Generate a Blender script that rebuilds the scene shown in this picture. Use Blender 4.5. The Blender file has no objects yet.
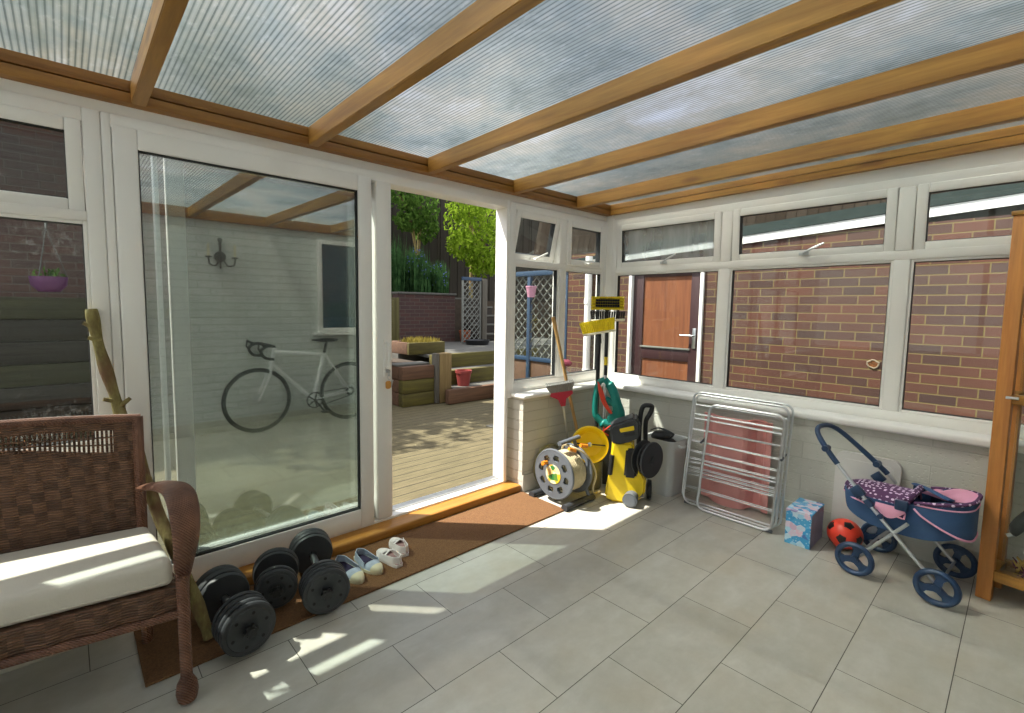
import bpy, bmesh, math, random
from mathutils import Vector, Matrix, Euler
R = math.radians
random.seed(7)
SC = bpy.context.scene
COL = SC.collection

# ------------------------------------------------------------------ materials
def lin(h):
    if isinstance(h, str):
        h = h.lstrip('#'); c = [int(h[i:i+2], 16)/255 for i in (0, 2, 4)]
    else:
        c = h
    return tuple((x/12.92 if x <= .04045 else ((x+.055)/1.055)**2.4) for x in c) + (1.0,)

class NT:
    def __init__(s, name):
        s.m = bpy.data.materials.new(name); s.m.use_nodes = True
        s.t = s.m.node_tree; s.t.nodes.clear()
        s.out = s.n('ShaderNodeOutputMaterial')
    def n(s, typ, **kw):
        nd = s.t.nodes.new(typ)
        for k, v in kw.items():
            if k.startswith('i_'):
                nd.inputs[k[2:].replace('_', ' ')].default_value = v
            else:
                setattr(nd, k, v)
        return nd
    def l(s, a, b): s.t.links.new(a, b)
    def coord(s, scale=(1, 1, 1), rot=(0, 0, 0), loc=(0, 0, 0), src='Object'):
        tc = s.n('ShaderNodeTexCoord'); mp = s.n('ShaderNodeMapping')
        mp.inputs['Scale'].default_value = scale; mp.inputs['Rotation'].default_value = rot; mp.inputs['Location'].default_value = loc
        s.l(tc.outputs[src], mp.inputs['Vector']); return mp.outputs['Vector']
    def noise(s, vec, scale=5, detail=4, rough=.55, dist=0):
        nd = s.n('ShaderNodeTexNoise'); nd.inputs['Scale'].default_value = scale; nd.inputs['Detail'].default_value = detail
        nd.inputs['Roughness'].default_value = rough; nd.inputs['Distortion'].default_value = dist
        if vec is not None: s.l(vec, nd.inputs['Vector'])
        return nd.outputs['Fac']
    def ramp(s, fac, stops):
        nd = s.n('ShaderNodeValToRGB'); e = nd.color_ramp.elements
        while len(e) < len(stops): e.new(.5)
        for i, (p, c) in enumerate(stops):
            e[i].position = p; e[i].color = c if len(c) == 4 else lin(c)
        s.l(fac, nd.inputs['Fac']); return nd.outputs['Color']
    def mix(s, fac, a, b, mode='MIX'):
        nd = s.n('ShaderNodeMix', data_type='RGBA', blend_type=mode)
        for sock, v in ((nd.inputs[0], fac), (nd.inputs[6], a), (nd.inputs[7], b)):
            if hasattr(v, 'links') or isinstance(v, bpy.types.NodeSocket): s.l(v, sock)
            else: sock.default_value = v
        return nd.outputs[2]
    def math(s, op, a, b=None):
        nd = s.n('ShaderNodeMath', operation=op)
        for i, v in enumerate((a, b)):
            if v is None: continue
            if isinstance(v, bpy.types.NodeSocket): s.l(v, nd.inputs[i])
            else: nd.inputs[i].default_value = v
        return nd.outputs[0]
    def bsdf(s, color=None, rough=.5, metal=0, normal=None, **kw):
        b = s.n('ShaderNodeBsdfPrincipled')
        if isinstance(color, bpy.types.NodeSocket): s.l(color, b.inputs['Base Color'])
        elif color is not None: b.inputs['Base Color'].default_value = color
        if isinstance(rough, bpy.types.NodeSocket): s.l(rough, b.inputs['Roughness'])
        else: b.inputs['Roughness'].default_value = rough
        b.inputs['Metallic'].default_value = metal
        if normal is not None: s.l(normal, b.inputs['Normal'])
        for k, v in kw.items(): b.inputs[k.replace('_', ' ')].default_value = v
        return b
    def bump(s, h, strength=.3, dist=.01, normal=None):
        nd = s.n('ShaderNodeBump'); nd.inputs['Strength'].default_value = strength; nd.inputs['Distance'].default_value = dist
        s.l(h, nd.inputs['Height'])
        if normal is not None: s.l(normal, nd.inputs['Normal'])
        return nd.outputs['Normal']
    def done(s, shader):
        s.l(shader.outputs[0], s.out.inputs['Surface']); return s.m

def plain(name, c, rough=.5, metal=0, var=.12, scale=12, bump=0, bscale=60, **kw):
    t = NT(name); v = t.coord()
    c = lin(c); f = t.noise(v, scale)
    a = tuple(x*(1-var) for x in c[:3]) + (1,); b = tuple(min(1, x*(1+var)) for x in c[:3]) + (1,)
    col = t.ramp(f, [(.3, a), (.7, b)])
    nrm = t.bump(t.noise(v, bscale, 3), bump, .004) if bump else None
    return t.done(t.bsdf(col, rough, metal, nrm, **kw))

def wood(name, c1, c2, axis='y', rough=.45, knots=True, grain=1.0):
    t = NT(name); k = 18*grain; s = {'x': (1.2, k, k), 'y': (k, 1.2, k), 'z': (k, k, 1.2)}[axis]
    v = t.coord(s)
    f = t.noise(v, 1.0, 6, .6, .6)
    f2 = t.noise(t.coord(), 2.2, 3)
    col = t.ramp(f, [(.25, c1), (.75, c2)])
    col = t.mix(t.math('MULTIPLY', f2, .45), col, lin(c1))
    fg = t.noise(t.coord(tuple(q*2.6 for q in s)), 1.0, 4, .6, .3); col = t.mix(.42, col, t.ramp(fg, [(.3, (.45, .4, .35, 1)), (.65, (1.15, 1.15, 1.15, 1))]), 'MULTIPLY')
    if knots:
        s2 = {'x': (2.6, 9, 9), 'y': (9, 2.6, 9), 'z': (9, 9, 2.6)}[axis]
        vo = t.n('ShaderNodeTexVoronoi'); t.l(t.coord(s2), vo.inputs['Vector']); vo.inputs['Scale'].default_value = 1.0
        kf = t.ramp(vo.outputs['Distance'], [(.10, (1, 1, 1, 1)), (.24, (0, 0, 0, 1))])
        col = t.mix(t.math('MULTIPLY', kf, .6), col, lin('#5a2f10'))
    nrm = t.bump(f, .12, .003)
    return t.done(t.bsdf(col, rough, 0, nrm))

def brick(name, plane, c1, c2, cm, bw=.225, bh=.075, mortar=.005, bump=.6, rough=.85, var=True, off=(0, 0), c3=None, pit=0):
    t = NT(name)
    tc = t.n('ShaderNodeTexCoord'); sp = t.n('ShaderNodeSeparateXYZ'); t.l(tc.outputs['Object'], sp.inputs[0])
    cb = t.n('ShaderNodeCombineXYZ')
    a, b = {'xz': (0, 2), 'yz': (1, 2), 'xy': (0, 1)}[plane]
    t.l(t.math('ADD', sp.outputs[a], 20*bw+off[0]), cb.inputs[0]); t.l(t.math('ADD', sp.outputs[b], 40*bh+off[1]), cb.inputs[1])
    br = t.n('ShaderNodeTexBrick'); t.l(cb.outputs[0], br.inputs['Vector'])
    br.inputs['Scale'].default_value = 1; br.inputs['Brick Width'].default_value = bw; br.inputs['Row Height'].default_value = bh
    br.inputs['Mortar Size'].default_value = mortar; br.inputs['Mortar Smooth'].default_value = .3; br.inputs['Bias'].default_value = 0
    br.inputs['Color1'].default_value = lin(c1); br.inputs['Color2'].default_value = lin(c2); br.inputs['Mortar'].default_value = lin(cm)
    v = t.coord()
    f = t.noise(v, 45, 4); f2 = t.noise(v, 2.2, 4)
    col = br.outputs['Color']
    if var:
        col = t.mix(t.math('MULTIPLY', f, .45), col, lin(c3 or c1), 'MIX')
        col = t.mix(.35, col, t.ramp(f2, [(.3, (.55, .55, .55, 1)), (.7, (1.25, 1.25, 1.25, 1))]), 'MULTIPLY')
        col = t.mix(br.outputs['Fac'], col, lin(cm))
    h = t.math('SUBTRACT', 1.0, br.outputs['Fac'])
    h = t.math('ADD', h, t.math('MULTIPLY', f, .35))
    if pit:
        vo = t.n('ShaderNodeTexVoronoi'); t.l(t.coord((1, 1, 1)), vo.inputs['Vector']); vo.inputs['Scale'].default_value = 55
        pf = t.ramp(vo.outputs['Distance'], [(.12, (0, 0, 0, 1)), (.3, (1, 1, 1, 1))])
        h = t.math('ADD', h, t.math('MULTIPLY', pf, pit))
    return t.done(t.bsdf(col, rough, 0, t.bump(h, bump, .006)))

def glass(name, tint='#f2f7f5', refl=.06, dirt=0.0, rough=.0, film=0.0):
    t = NT(name)
    tr = t.n('ShaderNodeBsdfTransparent'); tr.inputs[0].default_value = lin(tint)
    gl = t.n('ShaderNodeBsdfGlossy'); gl.inputs['Roughness'].default_value = rough; gl.inputs[0].default_value = (.95, 1, .98, 1)
    lw = t.n('ShaderNodeLayerWeight'); lw.inputs[0].default_value = .5
    fac = t.math('ADD', t.math('MULTIPLY', t.math('POWER', lw.outputs['Facing'], 5.0), .85), refl)
    fac = t.math('MINIMUM', fac, .95)
    mx = t.n('ShaderNodeMixShader'); t.l(fac, mx.inputs[0]); t.l(tr.outputs[0], mx.inputs[1]); t.l(gl.outputs[0], mx.inputs[2])
    if dirt:
        v = t.coord((1, 1, 1)); f = t.noise(v, 38, 5, .7); f2 = t.noise(v, 3, 2)
        d = t.ramp(t.math('MULTIPLY', f, f2), [(.30, (0, 0, 0, 1)), (.42, (1, 1, 1, 1))])
        df = t.n('ShaderNodeBsdfDiffuse'); df.inputs[0].default_value = (.7, .7, .7, 1)
        mx2 = t.n('ShaderNodeMixShader'); t.l(t.math('MULTIPLY', d, dirt), mx2.inputs[0]); t.l(mx.outputs[0], mx2.inputs[1]); t.l(df.outputs[0], mx2.inputs[2])
        mx = mx2
    if film:
        v = t.coord((3, 3, .6)); f = t.noise(v, 2.5, 4, .6)
        df = t.n('ShaderNodeBsdfTranslucent'); df.inputs[0].default_value = (.75, .8, .78, 1)
        d2 = t.n('ShaderNodeBsdfDiffuse'); d2.inputs[0].default_value = (.75, .8, .78, 1)
        a = t.n('ShaderNodeMixShader'); a.inputs[0].default_value = .5; t.l(df.outputs[0], a.inputs[1]); t.l(d2.outputs[0], a.inputs[2])
        mx3 = t.n('ShaderNodeMixShader'); t.l(t.math('MULTIPLY', f, film), mx3.inputs[0]); t.l(mx.outputs[0], mx3.inputs[1]); t.l(a.outputs[0], mx3.inputs[2]); mx = mx3
    return t.done(mx)

def leafmat(name, c1, c2, trans=.5):
    t = NT(name); f = t.noise(t.coord(), 9, 3)
    col = t.ramp(f, [(.3, c1), (.7, c2)])
    d = t.n('ShaderNodeBsdfDiffuse'); t.l(col, d.inputs[0]); tl = t.n('ShaderNodeBsdfTranslucent'); t.l(col, tl.inputs[0])
    mx = t.n('ShaderNodeMixShader'); mx.inputs[0].default_value = trans
    t.l(d.outputs[0], mx.inputs[1]); t.l(tl.outputs[0], mx.inputs[2]); return t.done(mx)

# ------------------------------------------------------------------ mesh builder
_W = {}      # object name -> world matrix of our own bookkeeping
def frame_at(p, d):
    d = Vector(d).normalized(); up = Vector((0, 0, 1)) if abs(d.z) < .95 else Vector((1, 0, 0))
    x = up.cross(d).normalized(); y = d.cross(x)
    return x, y, d

class MB:
    def __init__(s): s.bm = bmesh.new(); s.mi = 0
    def _tag(s, before):
        for f in s.bm.faces:
            if f.index == -1 or f not in before: pass
    def box(s, x0, x1, y0, y1, z0, z1, bev=0, seg=2, M=None):
        vs = [s.bm.verts.new((x, y, z)) for x in (min(x0, x1), max(x0, x1)) for y in (min(y0, y1), max(y0, y1)) for z in (min(z0, z1), max(z0, z1))]
        fs = [s.bm.faces.new([vs[i] for i in q]) for q in ((0, 1, 3, 2), (4, 6, 7, 5), (0, 4, 5, 1), (2, 3, 7, 6), (0, 2, 6, 4), (1, 5, 7, 3))]
        for f in fs: f.material_index = s.mi
        if M is not None: bmesh.ops.transform(s.bm, matrix=M, verts=vs)
        if bev:
            es = list({e for f in fs for e in f.edges})
            r = bmesh.ops.bevel(s.bm, geom=es, offset=bev, segments=seg, affect='EDGES', profile=.5, clamp_overlap=True)
            for f in r['faces']: f.material_index = s.mi
        return s
    def obox(s, c, size, rot=(0, 0, 0), bev=0, seg=2):
        M = Matrix.Translation(Vector(c)) @ Euler(rot).to_matrix().to_4x4()
        a, b, d = [v/2 for v in size]
        return s.box(-a, a, -b, b, -d, d, bev, seg, M)
    def ring(s, c, x, y, r, n, ph=0):
        return [s.bm.verts.new(Vector(c) + x*(r*math.cos(ph+2*math.pi*i/n)) + y*(r*math.sin(ph+2*math.pi*i/n))) for i in range(n)]
    def skin(s, rings, closed=False, cap=True):
        n = len(rings[0]); m = len(rings)
        for k in range(m if closed else m-1):
            a, b = rings[k], rings[(k+1) % m]
            for i in range(n):
                f = s.bm.faces.new((a[i], a[(i+1) % n], b[(i+1) % n], b[i])); f.material_index = s.mi
        if cap and not closed:
            f = s.bm.faces.new(list(reversed(rings[0]))); f.material_index = s.mi
            f = s.bm.faces.new(rings[-1]); f.material_index = s.mi
    def cyl(s, p0, p1, r0, r1=None, n=16, cap=True):
        r1 = r0 if r1 is None else r1
        x, y, d = frame_at(p0, Vector(p1)-Vector(p0))
        s.skin([s.ring(p0, x, y, r0, n), s.ring(p1, x, y, r1, n)], cap=cap); return s
    def tube(s, pts, r, n=8, closed=False, cap=True, flat=None):
        pts = [Vector(p) for p in pts]; m = len(pts)
        rs = r if isinstance(r, (list, tuple)) else [r]*m
        rings = []; px = None
        for k in range(m):
            if closed: d = pts[(k+1) % m]-pts[k-1]
            else: d = pts[min(k+1, m-1)]-pts[max(k-1, 0)]
            d.normalize()
            if px is None: x, y, _ = frame_at(pts[k], d)
            else:
                x = px - d*px.dot(d)
                x = x.normalized() if x.length > 1e-6 else frame_at(pts[k], d)[0]
                y = d.cross(x)
            px = x
            if flat: rings.append([s.bm.verts.new(pts[k] + x*(rs[k]*flat[0]*math.cos(2*math.pi*i/n)) + y*(rs[k]*flat[1]*math.sin(2*math.pi*i/n))) for i in range(n)])
            else: rings.append(s.ring(pts[k], x, y, rs[k], n))
        s.skin(rings, closed, cap); return s
    def lathe(s, prof, c=(0, 0, 0), axis=(0, 0, 1), n=28, cap=True):
        x, y, d = frame_at(c, axis); c = Vector(c)
        rings = [s.ring(c + d*z, x, y, max(r, 1e-4), n) for r, z in prof]
        s.skin(rings, False, cap); return s
    def torus(s, c, axis, R_, r, n=32, m=8):
        x, y, d = frame_at(c, axis); c = Vector(c)
        return s.tube([c + x*(R_*math.cos(2*math.pi*i/n)) + y*(R_*math.sin(2*math.pi*i/n)) for i in range(n)], r, m, True)
    def prism(s, poly, a, b, f3):
        A = [s.bm.verts.new(f3(u, v, a)) for u, v in poly]; B = [s.bm.verts.new(f3(u, v, b)) for u, v in poly]
        n = len(poly)
        fs = [s.bm.faces.new(list(reversed(A))), s.bm.faces.new(B)] + [s.bm.faces.new((A[i], A[(i+1) % n], B[(i+1) % n], B[i])) for i in range(n)]
        for f in fs: f.material_index = s.mi
        return s
    def sheet(s, fn, nu, nv, thick=.004):
        P = [[Vector(fn(i/nu, j/nv)) for j in range(nv+1)] for i in range(nu+1)]
        def nrm(i, j):
            a = P[min(i+1, nu)][j]-P[max(i-1, 0)][j]; b = P[i][min(j+1, nv)]-P[i][max(j-1, 0)]
            c = a.cross(b); return c.normalized() if c.length > 1e-9 else Vector((0, 0, 1))
        A = [[s.bm.verts.new(P[i][j]) for j in range(nv+1)] for i in range(nu+1)]
        B = [[s.bm.verts.new(P[i][j]-nrm(i, j)*thick) for j in range(nv+1)] for i in range(nu+1)]
        def q(*v):
            f = s.bm.faces.new(v); f.material_index = s.mi
        for i in range(nu):
            for j in range(nv):
                q(A[i][j], A[i+1][j], A[i+1][j+1], A[i][j+1]); q(B[i][j+1], B[i+1][j+1], B[i+1][j], B[i][j])
        for i in range(nu):
            q(A[i+1][0], A[i][0], B[i][0], B[i+1][0]); q(A[i][nv], A[i+1][nv], B[i+1][nv], B[i][nv])
        for j in range(nv):
            q(A[0][j], A[0][j+1], B[0][j+1], B[0][j]); q(A[nu][j+1], A[nu][j], B[nu][j], B[nu][j+1])
        return s
    def ball(s, c, r, sc=(1, 1, 1), n=16, m=10, M=None):
        prev = len(s.bm.verts)
        rr = bmesh.ops.create_uvsphere(s.bm, u_segments=n, v_segments=m, radius=r)
        T = Matrix.Translation(Vector(c)) @ (M if M is not None else Matrix.Identity(4)) @ Matrix.Diagonal((*sc, 1))
        bmesh.ops.transform(s.bm, matrix=T, verts=rr['verts'])
        for v in rr['verts']:
            for f in v.link_faces: f.material_index = s.mi
        return s
    def tf(s, M): bmesh.ops.transform(s.bm, matrix=M, verts=s.bm.verts[:]); return s
    def build(s, name, mats, parent=None, smooth=35, local=False, label=None):
        bm = s.bm
        bmesh.ops.recalc_face_normals(bm, faces=bm.faces[:])
        if parent is not None:
            W = _W.get(parent.name, Matrix.Identity(4))
            if not local: bmesh.ops.transform(bm, matrix=W.inverted(), verts=bm.verts[:])
            loc = None
        else:
            xs = [v.co for v in bm.verts]
            loc = Vector(((min(v.x for v in xs)+max(v.x for v in xs))/2, (min(v.y for v in xs)+max(v.y for v in xs))/2, min(v.z for v in xs)))
            bmesh.ops.translate(bm, vec=-loc, verts=bm.verts[:])
        me = bpy.data.meshes.new(name); bm.to_mesh(me); bm.free()
        for m in (mats if isinstance(mats, (list, tuple)) else [mats]): me.materials.append(m)
        if smooth:
            me.polygons.foreach_set('use_smooth', [True]*len(me.polygons))
            me.set_sharp_from_angle(angle=R(smooth))
        o = bpy.data.objects.new(name, me); COL.objects.link(o)
        if parent is not None:
            o.parent = parent; _W[o.name] = _W.get(parent.name, Matrix.Identity(4))
        else:
            o.location = loc; _W[o.name] = Matrix.Translation(loc)
        if label: o['label'] = label
        return o

def tag(o, label=None, cat=None, group=None, kind=None):
    if label: o['label'] = label
    if cat: o['category'] = cat
    if group: o['group'] = group
    if kind: o['kind'] = kind
    return o
def thing(name, label, cat, loc=(0, 0, 0), rz=0, group=None, kind=None):
    o = bpy.data.objects.new(name, None); COL.objects.link(o); o.empty_display_size = .1
    o.location = loc; o.rotation_euler = (0, 0, rz)
    _W[o.name] = Matrix.Translation(Vector(loc)) @ Matrix.Rotation(rz, 4, 'Z')
    return tag(o, label, cat, group, kind)
def struct(name, loc=(0, 0, 0)): return thing(name, None, None, loc, kind='structure')
def bez(p, n=12):
    """Catmull-Rom through the points."""
    p = [Vector(q) for q in p]; out = []
    for i in range(len(p)-1):
        a, b, c, d = p[max(i-1, 0)], p[i], p[i+1], p[min(i+2, len(p)-1)]
        for k in range(n):
            t = k/n
            out.append(.5*((2*b)+(c-a)*t+(2*a-5*b+4*c-d)*t*t+(3*b-a-3*c+d)*t**3))
    out.append(p[-1]); return out
def rrect(w, h, r, n=5, cx=0, cy=0):
    pts = []
    for sx, sy, a0 in ((1, 1, 0), (-1, 1, 90), (-1, -1, 180), (1, -1, 270)):
        for k in range(n+1):
            a = R(a0+90*k/n); pts.append((cx+sx*(w/2-r)+r*math.cos(a), cy+sy*(h/2-r)+r*math.sin(a)))
    return pts

# ------------------------------------------------------------------ palette
M = {}
M['upvc'] = plain('white_upvc', '#f3f1ec', .32, var=.015, scale=4)
M['upvc_b'] = M['upvc']
M['pine'] = wood('stained_pine_along_y', '#845618', '#c49444', 'y', .42)
M['pine_x'] = wood('stained_pine_along_x', '#7c4f1c', '#ab7a32', 'x', .5)
M['pine_z'] = wood('orange_pine_upright', '#b27033', '#cf9450', 'z', .4)
M['sill_oak'] = wood('threshold_timber', '#a66a20', '#d29c4c', 'x', .45, knots=False)
M['steel'] = plain('brushed_steel', '#cfd2d4', .32, 1.0, .05)
M['alu'] = plain('aluminium', '#c9ccce', .35, .85, .05)
M['black_pl'] = plain('black_plastic', '#1d1e20', .45, var=.1)
M['grey_pl'] = plain('slate_grey_plastic', '#5d6369', .5, var=.08)
M['dgrey_pl'] = plain('dark_grey_plastic', '#33363a', .5, var=.08)
M['yellow_pl'] = plain('yellow_plastic', '#f0cf1c', .4, var=.05)
M['navy'] = plain('navy_plastic', '#1c3656', .4, var=.1)
M['rubber'] = plain('rubber_black', '#232425', .6, var=.15, bump=.1)
M['glass'] = glass('window_glass', '#f5f8f6', .018)
M['glass_dirty'] = glass('spotted_window_glass', '#f0f4f2', .03, .3)
M['glass_speck'] = glass('rain_spotted_glass', '#dfe8e8', .04, .6)
M['glass_frost'] = glass('streaked_window_glass', '#e4ebea', .05, .0, 0, .55)
M['glass_slide'] = glass('door_glass', '#eef2f0', .25, 0, 0, .03)
M['glass_slide2'] = glass('outer_door_glass', '#e3eae7', .13)
M['gasket'] = plain('black_gasket', '#16181a', .6)

def tile_mat():
    t = NT('pale_grey_floor_tile')
    tc = t.n('ShaderNodeTexCoord'); sp = t.n('ShaderNodeSeparateXYZ'); t.l(tc.outputs['Object'], sp.inputs[0])
    cb = t.n('ShaderNodeCombineXYZ')
    t.l(t.math('ADD', sp.outputs[0], -.611+12), cb.inputs[0]); t.l(t.math('ADD', sp.outputs[1], -1.897+12), cb.inputs[1])
    br = t.n('ShaderNodeTexBrick'); t.l(cb.outputs[0], br.inputs['Vector'])
    for k, v in (('Scale', 1), ('Brick Width', .6), ('Row Height', .3), ('Mortar Size', .0016), ('Mortar Smooth', .1), ('Bias', 0)): br.inputs[k].default_value = v
    br.inputs['Color1'].default_value = (.0, .0, .0, 1); br.inputs['Color2'].default_value = (1, 1, 1, 1); br.inputs['Mortar'].default_value = (.5, .5, .5, 1)
    v = t.coord((1, 1, 1)); vs = t.coord((1.2, 3.0, 1))
    f = t.noise(vs, 2.6, 7, .62, .4); f2 = t.noise(v, 14, 5, .65)
    col = t.ramp(f, [(.28, '#b5b1a3'), (.5, '#bbb8ad'), (.72, '#c8c6bd')])
    col = t.mix(.22, col, t.ramp(f2, [(.3, '#9c9a8e'), (.7, '#d0cec6')]))
    col = t.mix(t.math('MULTIPLY', t.ramp(t.noise(v, 3.3, 3), [(.5, (0, 0, 0, 1)), (.8, (1, 1, 1, 1))]), .4), col, lin('#b5a88f'))
    col = t.mix(.05, col, br.outputs['Color'], 'OVERLAY')
    col = t.mix(br.outputs['Fac'], col, lin('#4d4a40'))
    rg = t.ramp(f2, [(.2, (.34, .34, .34, 1)), (.8, (.5, .5, .5, 1))])
    h = t.math('ADD', t.math('MULTIPLY', br.outputs['Fac'], -1.0), t.math('MULTIPLY', f2, .08))
    return t.done(t.bsdf(col, rg, 0, t.bump(h, .35, .003)))
M['tile'] = tile_mat()
M['skirt'] = plain('pale_tile_skirting', '#c4c1b6', .4, var=.08, scale=6)
M['white_brick_b'] = brick('painted_block_side', 'yz', '#c9c8be', '#cfcec4', '#c2c1b7', .60, .105, .004, .8, .7, False, pit=.5)
M['white_brick_a'] = brick('painted_block_garden', 'xz', '#c0bdaf', '#c6c3b5', '#b5b2a4', .60, .0735, .004, .6, .7, False, pit=.2)
M['white_brick_e'] = brick('painted_block_end', 'yz', '#c3c0b4', '#c9c6ba', '#b4b1a4', .44, .075, .006, .9, .7, False, pit=.3)
M['house_wall'] = brick('painted_house_brick', 'xz', '#d3d6d3', '#d9dcd9', '#c0c3c0', .225, .075, .006, .8, .6, False)
M['nb_brick'] = brick('red_brown_brick', 'yz', '#62392b', '#3f2c2a', '#74643c', .222, .078, .005, .5, .85, True, c3='#513629')
M['old_brick'] = brick('garden_brick_dark', 'xz', '#4a2c24', '#3c2826', '#4e463f', .225, .075, .006, .6, .9, True, c3='#4b3a33')

def poly_mat():
    t = NT('ribbed_polycarbonate')
    tc = t.n('ShaderNodeTexCoord'); sp = t.n('ShaderNodeSeparateXYZ'); t.l(tc.outputs['Object'], sp.inputs[0])
    ph = t.math('FRACT', t.math('MULTIPLY', t.math('ADD', sp.outputs[0], 20), 1/.0185))
    rib = t.ramp(ph, [(.0, (1, 1, 1, 1)), (.22, (1, 1, 1, 1)), (.34, (.25, .25, .25, 1)), (.6, (0, 0, 0, 1)), (.9, (.3, .3, .3, 1))])
    v = t.coord((1, .35, 1)); v2 = t.coord((6, .5, 1))
    dirt = t.noise(t.coord((1, .8, 1)), 1.7, 5, .65); streak = t.noise(v2, 3, 5, .7); spk = t.noise(t.coord((1, .4, 1)), 30, 5, .75)
    col = t.ramp(dirt, [(.3, '#5f6a68'), (.46, '#929a98'), (.58, '#aeaba1'), (.75, '#cccfd6')])
    col = t.mix(t.math('MULTIPLY', rib, .75), col, lin('#46504f'))
    col = t.mix(t.math('MULTIPLY', t.ramp(streak, [(.42, (0, 0, 0, 1)), (.7, (1, 1, 1, 1))]), .35), col, lin('#8f938a'))
    col = t.mix(t.math('MULTIPLY', t.ramp(spk, [(.55, (0, 0, 0, 1)), (.75, (1, 1, 1, 1))]), .14), col, lin('#ffffff'))
    tl = t.n('ShaderNodeBsdfTranslucent'); t.l(col, tl.inputs[0])
    df = t.n('ShaderNodeBsdfDiffuse'); t.l(col, df.inputs[0])
    tr = t.n('ShaderNodeBsdfTransparent'); t.l(t.mix(t.math('MULTIPLY', rib, .7), lin('#e6e8e8'), lin('#757979')), tr.inputs[0])
    gl = t.n('ShaderNodeBsdfGlossy'); gl.inputs['Roughness'].default_value = .18
    rf = t.n('ShaderNodeBsdfRefraction'); rf.inputs['Roughness'].default_value = .62; rf.inputs['IOR'].default_value = 1.12; t.l(col, rf.inputs[0])
    a0 = t.n('ShaderNodeMixShader'); a0.inputs[0].default_value = .80; t.l(tl.outputs[0], a0.inputs[1]); t.l(rf.outputs[0], a0.inputs[2])
    a = t.n('ShaderNodeMixShader'); a.inputs[0].default_value = .13; t.l(a0.outputs[0], a.inputs[1]); t.l(df.outputs[0], a.inputs[2])
    b = t.n('ShaderNodeMixShader'); t.l(t.ramp(streak, [(.3, (.06, .06, .06, 1)), (.7, (.02, .02, .02, 1))]), b.inputs[0]); t.l(a.outputs[0], b.inputs[1]); t.l(tr.outputs[0], b.inputs[2])
    c = t.n('ShaderNodeMixShader'); c.inputs[0].default_value = .05; t.l(b.outputs[0], c.inputs[1]); t.l(gl.outputs[0], c.inputs[2])
    return t.done(c)
M['poly'] = poly_mat()
def clear_skin():
    t = NT('polycarbonate_upper_skin')
    tr = t.n('ShaderNodeBsdfTransparent'); tr.inputs[0].default_value = (.94, .94, .94, 1)
    gl = t.n('ShaderNodeBsdfGlossy'); gl.inputs['Roughness'].default_value = .1
    mx = t.n('ShaderNodeMixShader'); mx.inputs[0].default_value = .05; t.l(tr.outputs[0], mx.inputs[1]); t.l(gl.outputs[0], mx.inputs[2])
    return t.done(mx)
M['poly_top'] = clear_skin()

# ------------------------------------------------------------------ room shell
YF, XF = 2.50, 3.55           # inner faces of the window frames: garden side and passage side
YW, XW = 2.385, 3.43          # inner faces of the dwarf walls
YH, XL = -.55, -2.7           # house wall and far end wall
def zr(y): return 2.136 + .016*(2.48-y)       # underside of the rafters

fl = MB().box(XL-.1, XF+.1, YH-.1, YF+.08, -.12, 0).build('floor', M['tile'], smooth=0); tag(fl, kind='structure')
# object coordinates must equal world coordinates for the tile layout
def recentre(o):
    o.data.transform(Matrix.Translation(o.location)); o.location = (0, 0, 0); _W[o.name] = Matrix.Identity(4); return o
recentre(fl)

def sbox(name, b, mat, bev=0):
    o = MB().box(*b, bev).build(name, mat, smooth=30); recentre(o); return tag(o, kind='structure')
w = MB(); w.box(2.43, XF+.07, YW, YF+.08, 0, .695); o = w.build('wall_back', [M['white_brick_a'], M['white_brick_e']], smooth=0); recentre(o); tag(o, kind='structure')
for p in o.data.polygons:
    if p.normal.x < -.9: p.material_index = 1
sbox('wall_window', (XL, .10, YW, YF+.08, 0, .695), M['white_brick_a'])
sbox('wall_right', (XW, XF+.08, YH, YW+.2, 0, .695), M['white_brick_b'])
sbox('wall_front', (XL-.1, XF+.1, YH-.12, YH, 0, 2.40), M['house_wall'])
sbox('wall_left', (XL-.1, XL, YH, YF+.08, 0, .70), M['white_brick_b'])
sbox('baseboard_right', (XW-.012, XW, YH, YW, 0, .125), M['skirt'], .003)
sbox('baseboard_back', (2.43, XW-.012, YW-.012, YW, 0, .125), M['skirt'], .003)
sbox('baseboard_front', (XL, XW, YH, YH+.012, 0, .125), M['skirt'], .003)
# sills
t_ = MB().box(2.405, XF, YW-.035, YF, .69, .72, .012, 3).build('trim_1', M['upvc']); recentre(t_); tag(t_, kind='structure')
t_ = MB().box(XL, .10, YW-.035, YF, .69, .72, .012, 3).build('trim_2', M['upvc']); recentre(t_); tag(t_, kind='structure')
t_ = MB().box(XW-.04, XF, YH, YW-.036, .675, .718, .014, 3).build('trim_3', M['upvc']); recentre(t_); tag(t_, kind='structure')
# timber threshold in front of the sliding door
th = MB().box(.12, 2.43, YW+.005, YF+.03, 0, .056, .012, 3).build('trim_4', M['sill_oak']); recentre(th); tag(th, kind='structure')
# white head boards above the frames
for nm, b in (('trim_5', (XL, XF+.02, YF+.012, YF+.075, 2.095, 2.24)), ('trim_6', (XF+.012, XF+.075, YH, YF+.05, 2.09, 2.24))):
    sbox(nm, b, M['upvc'], .004)

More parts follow.
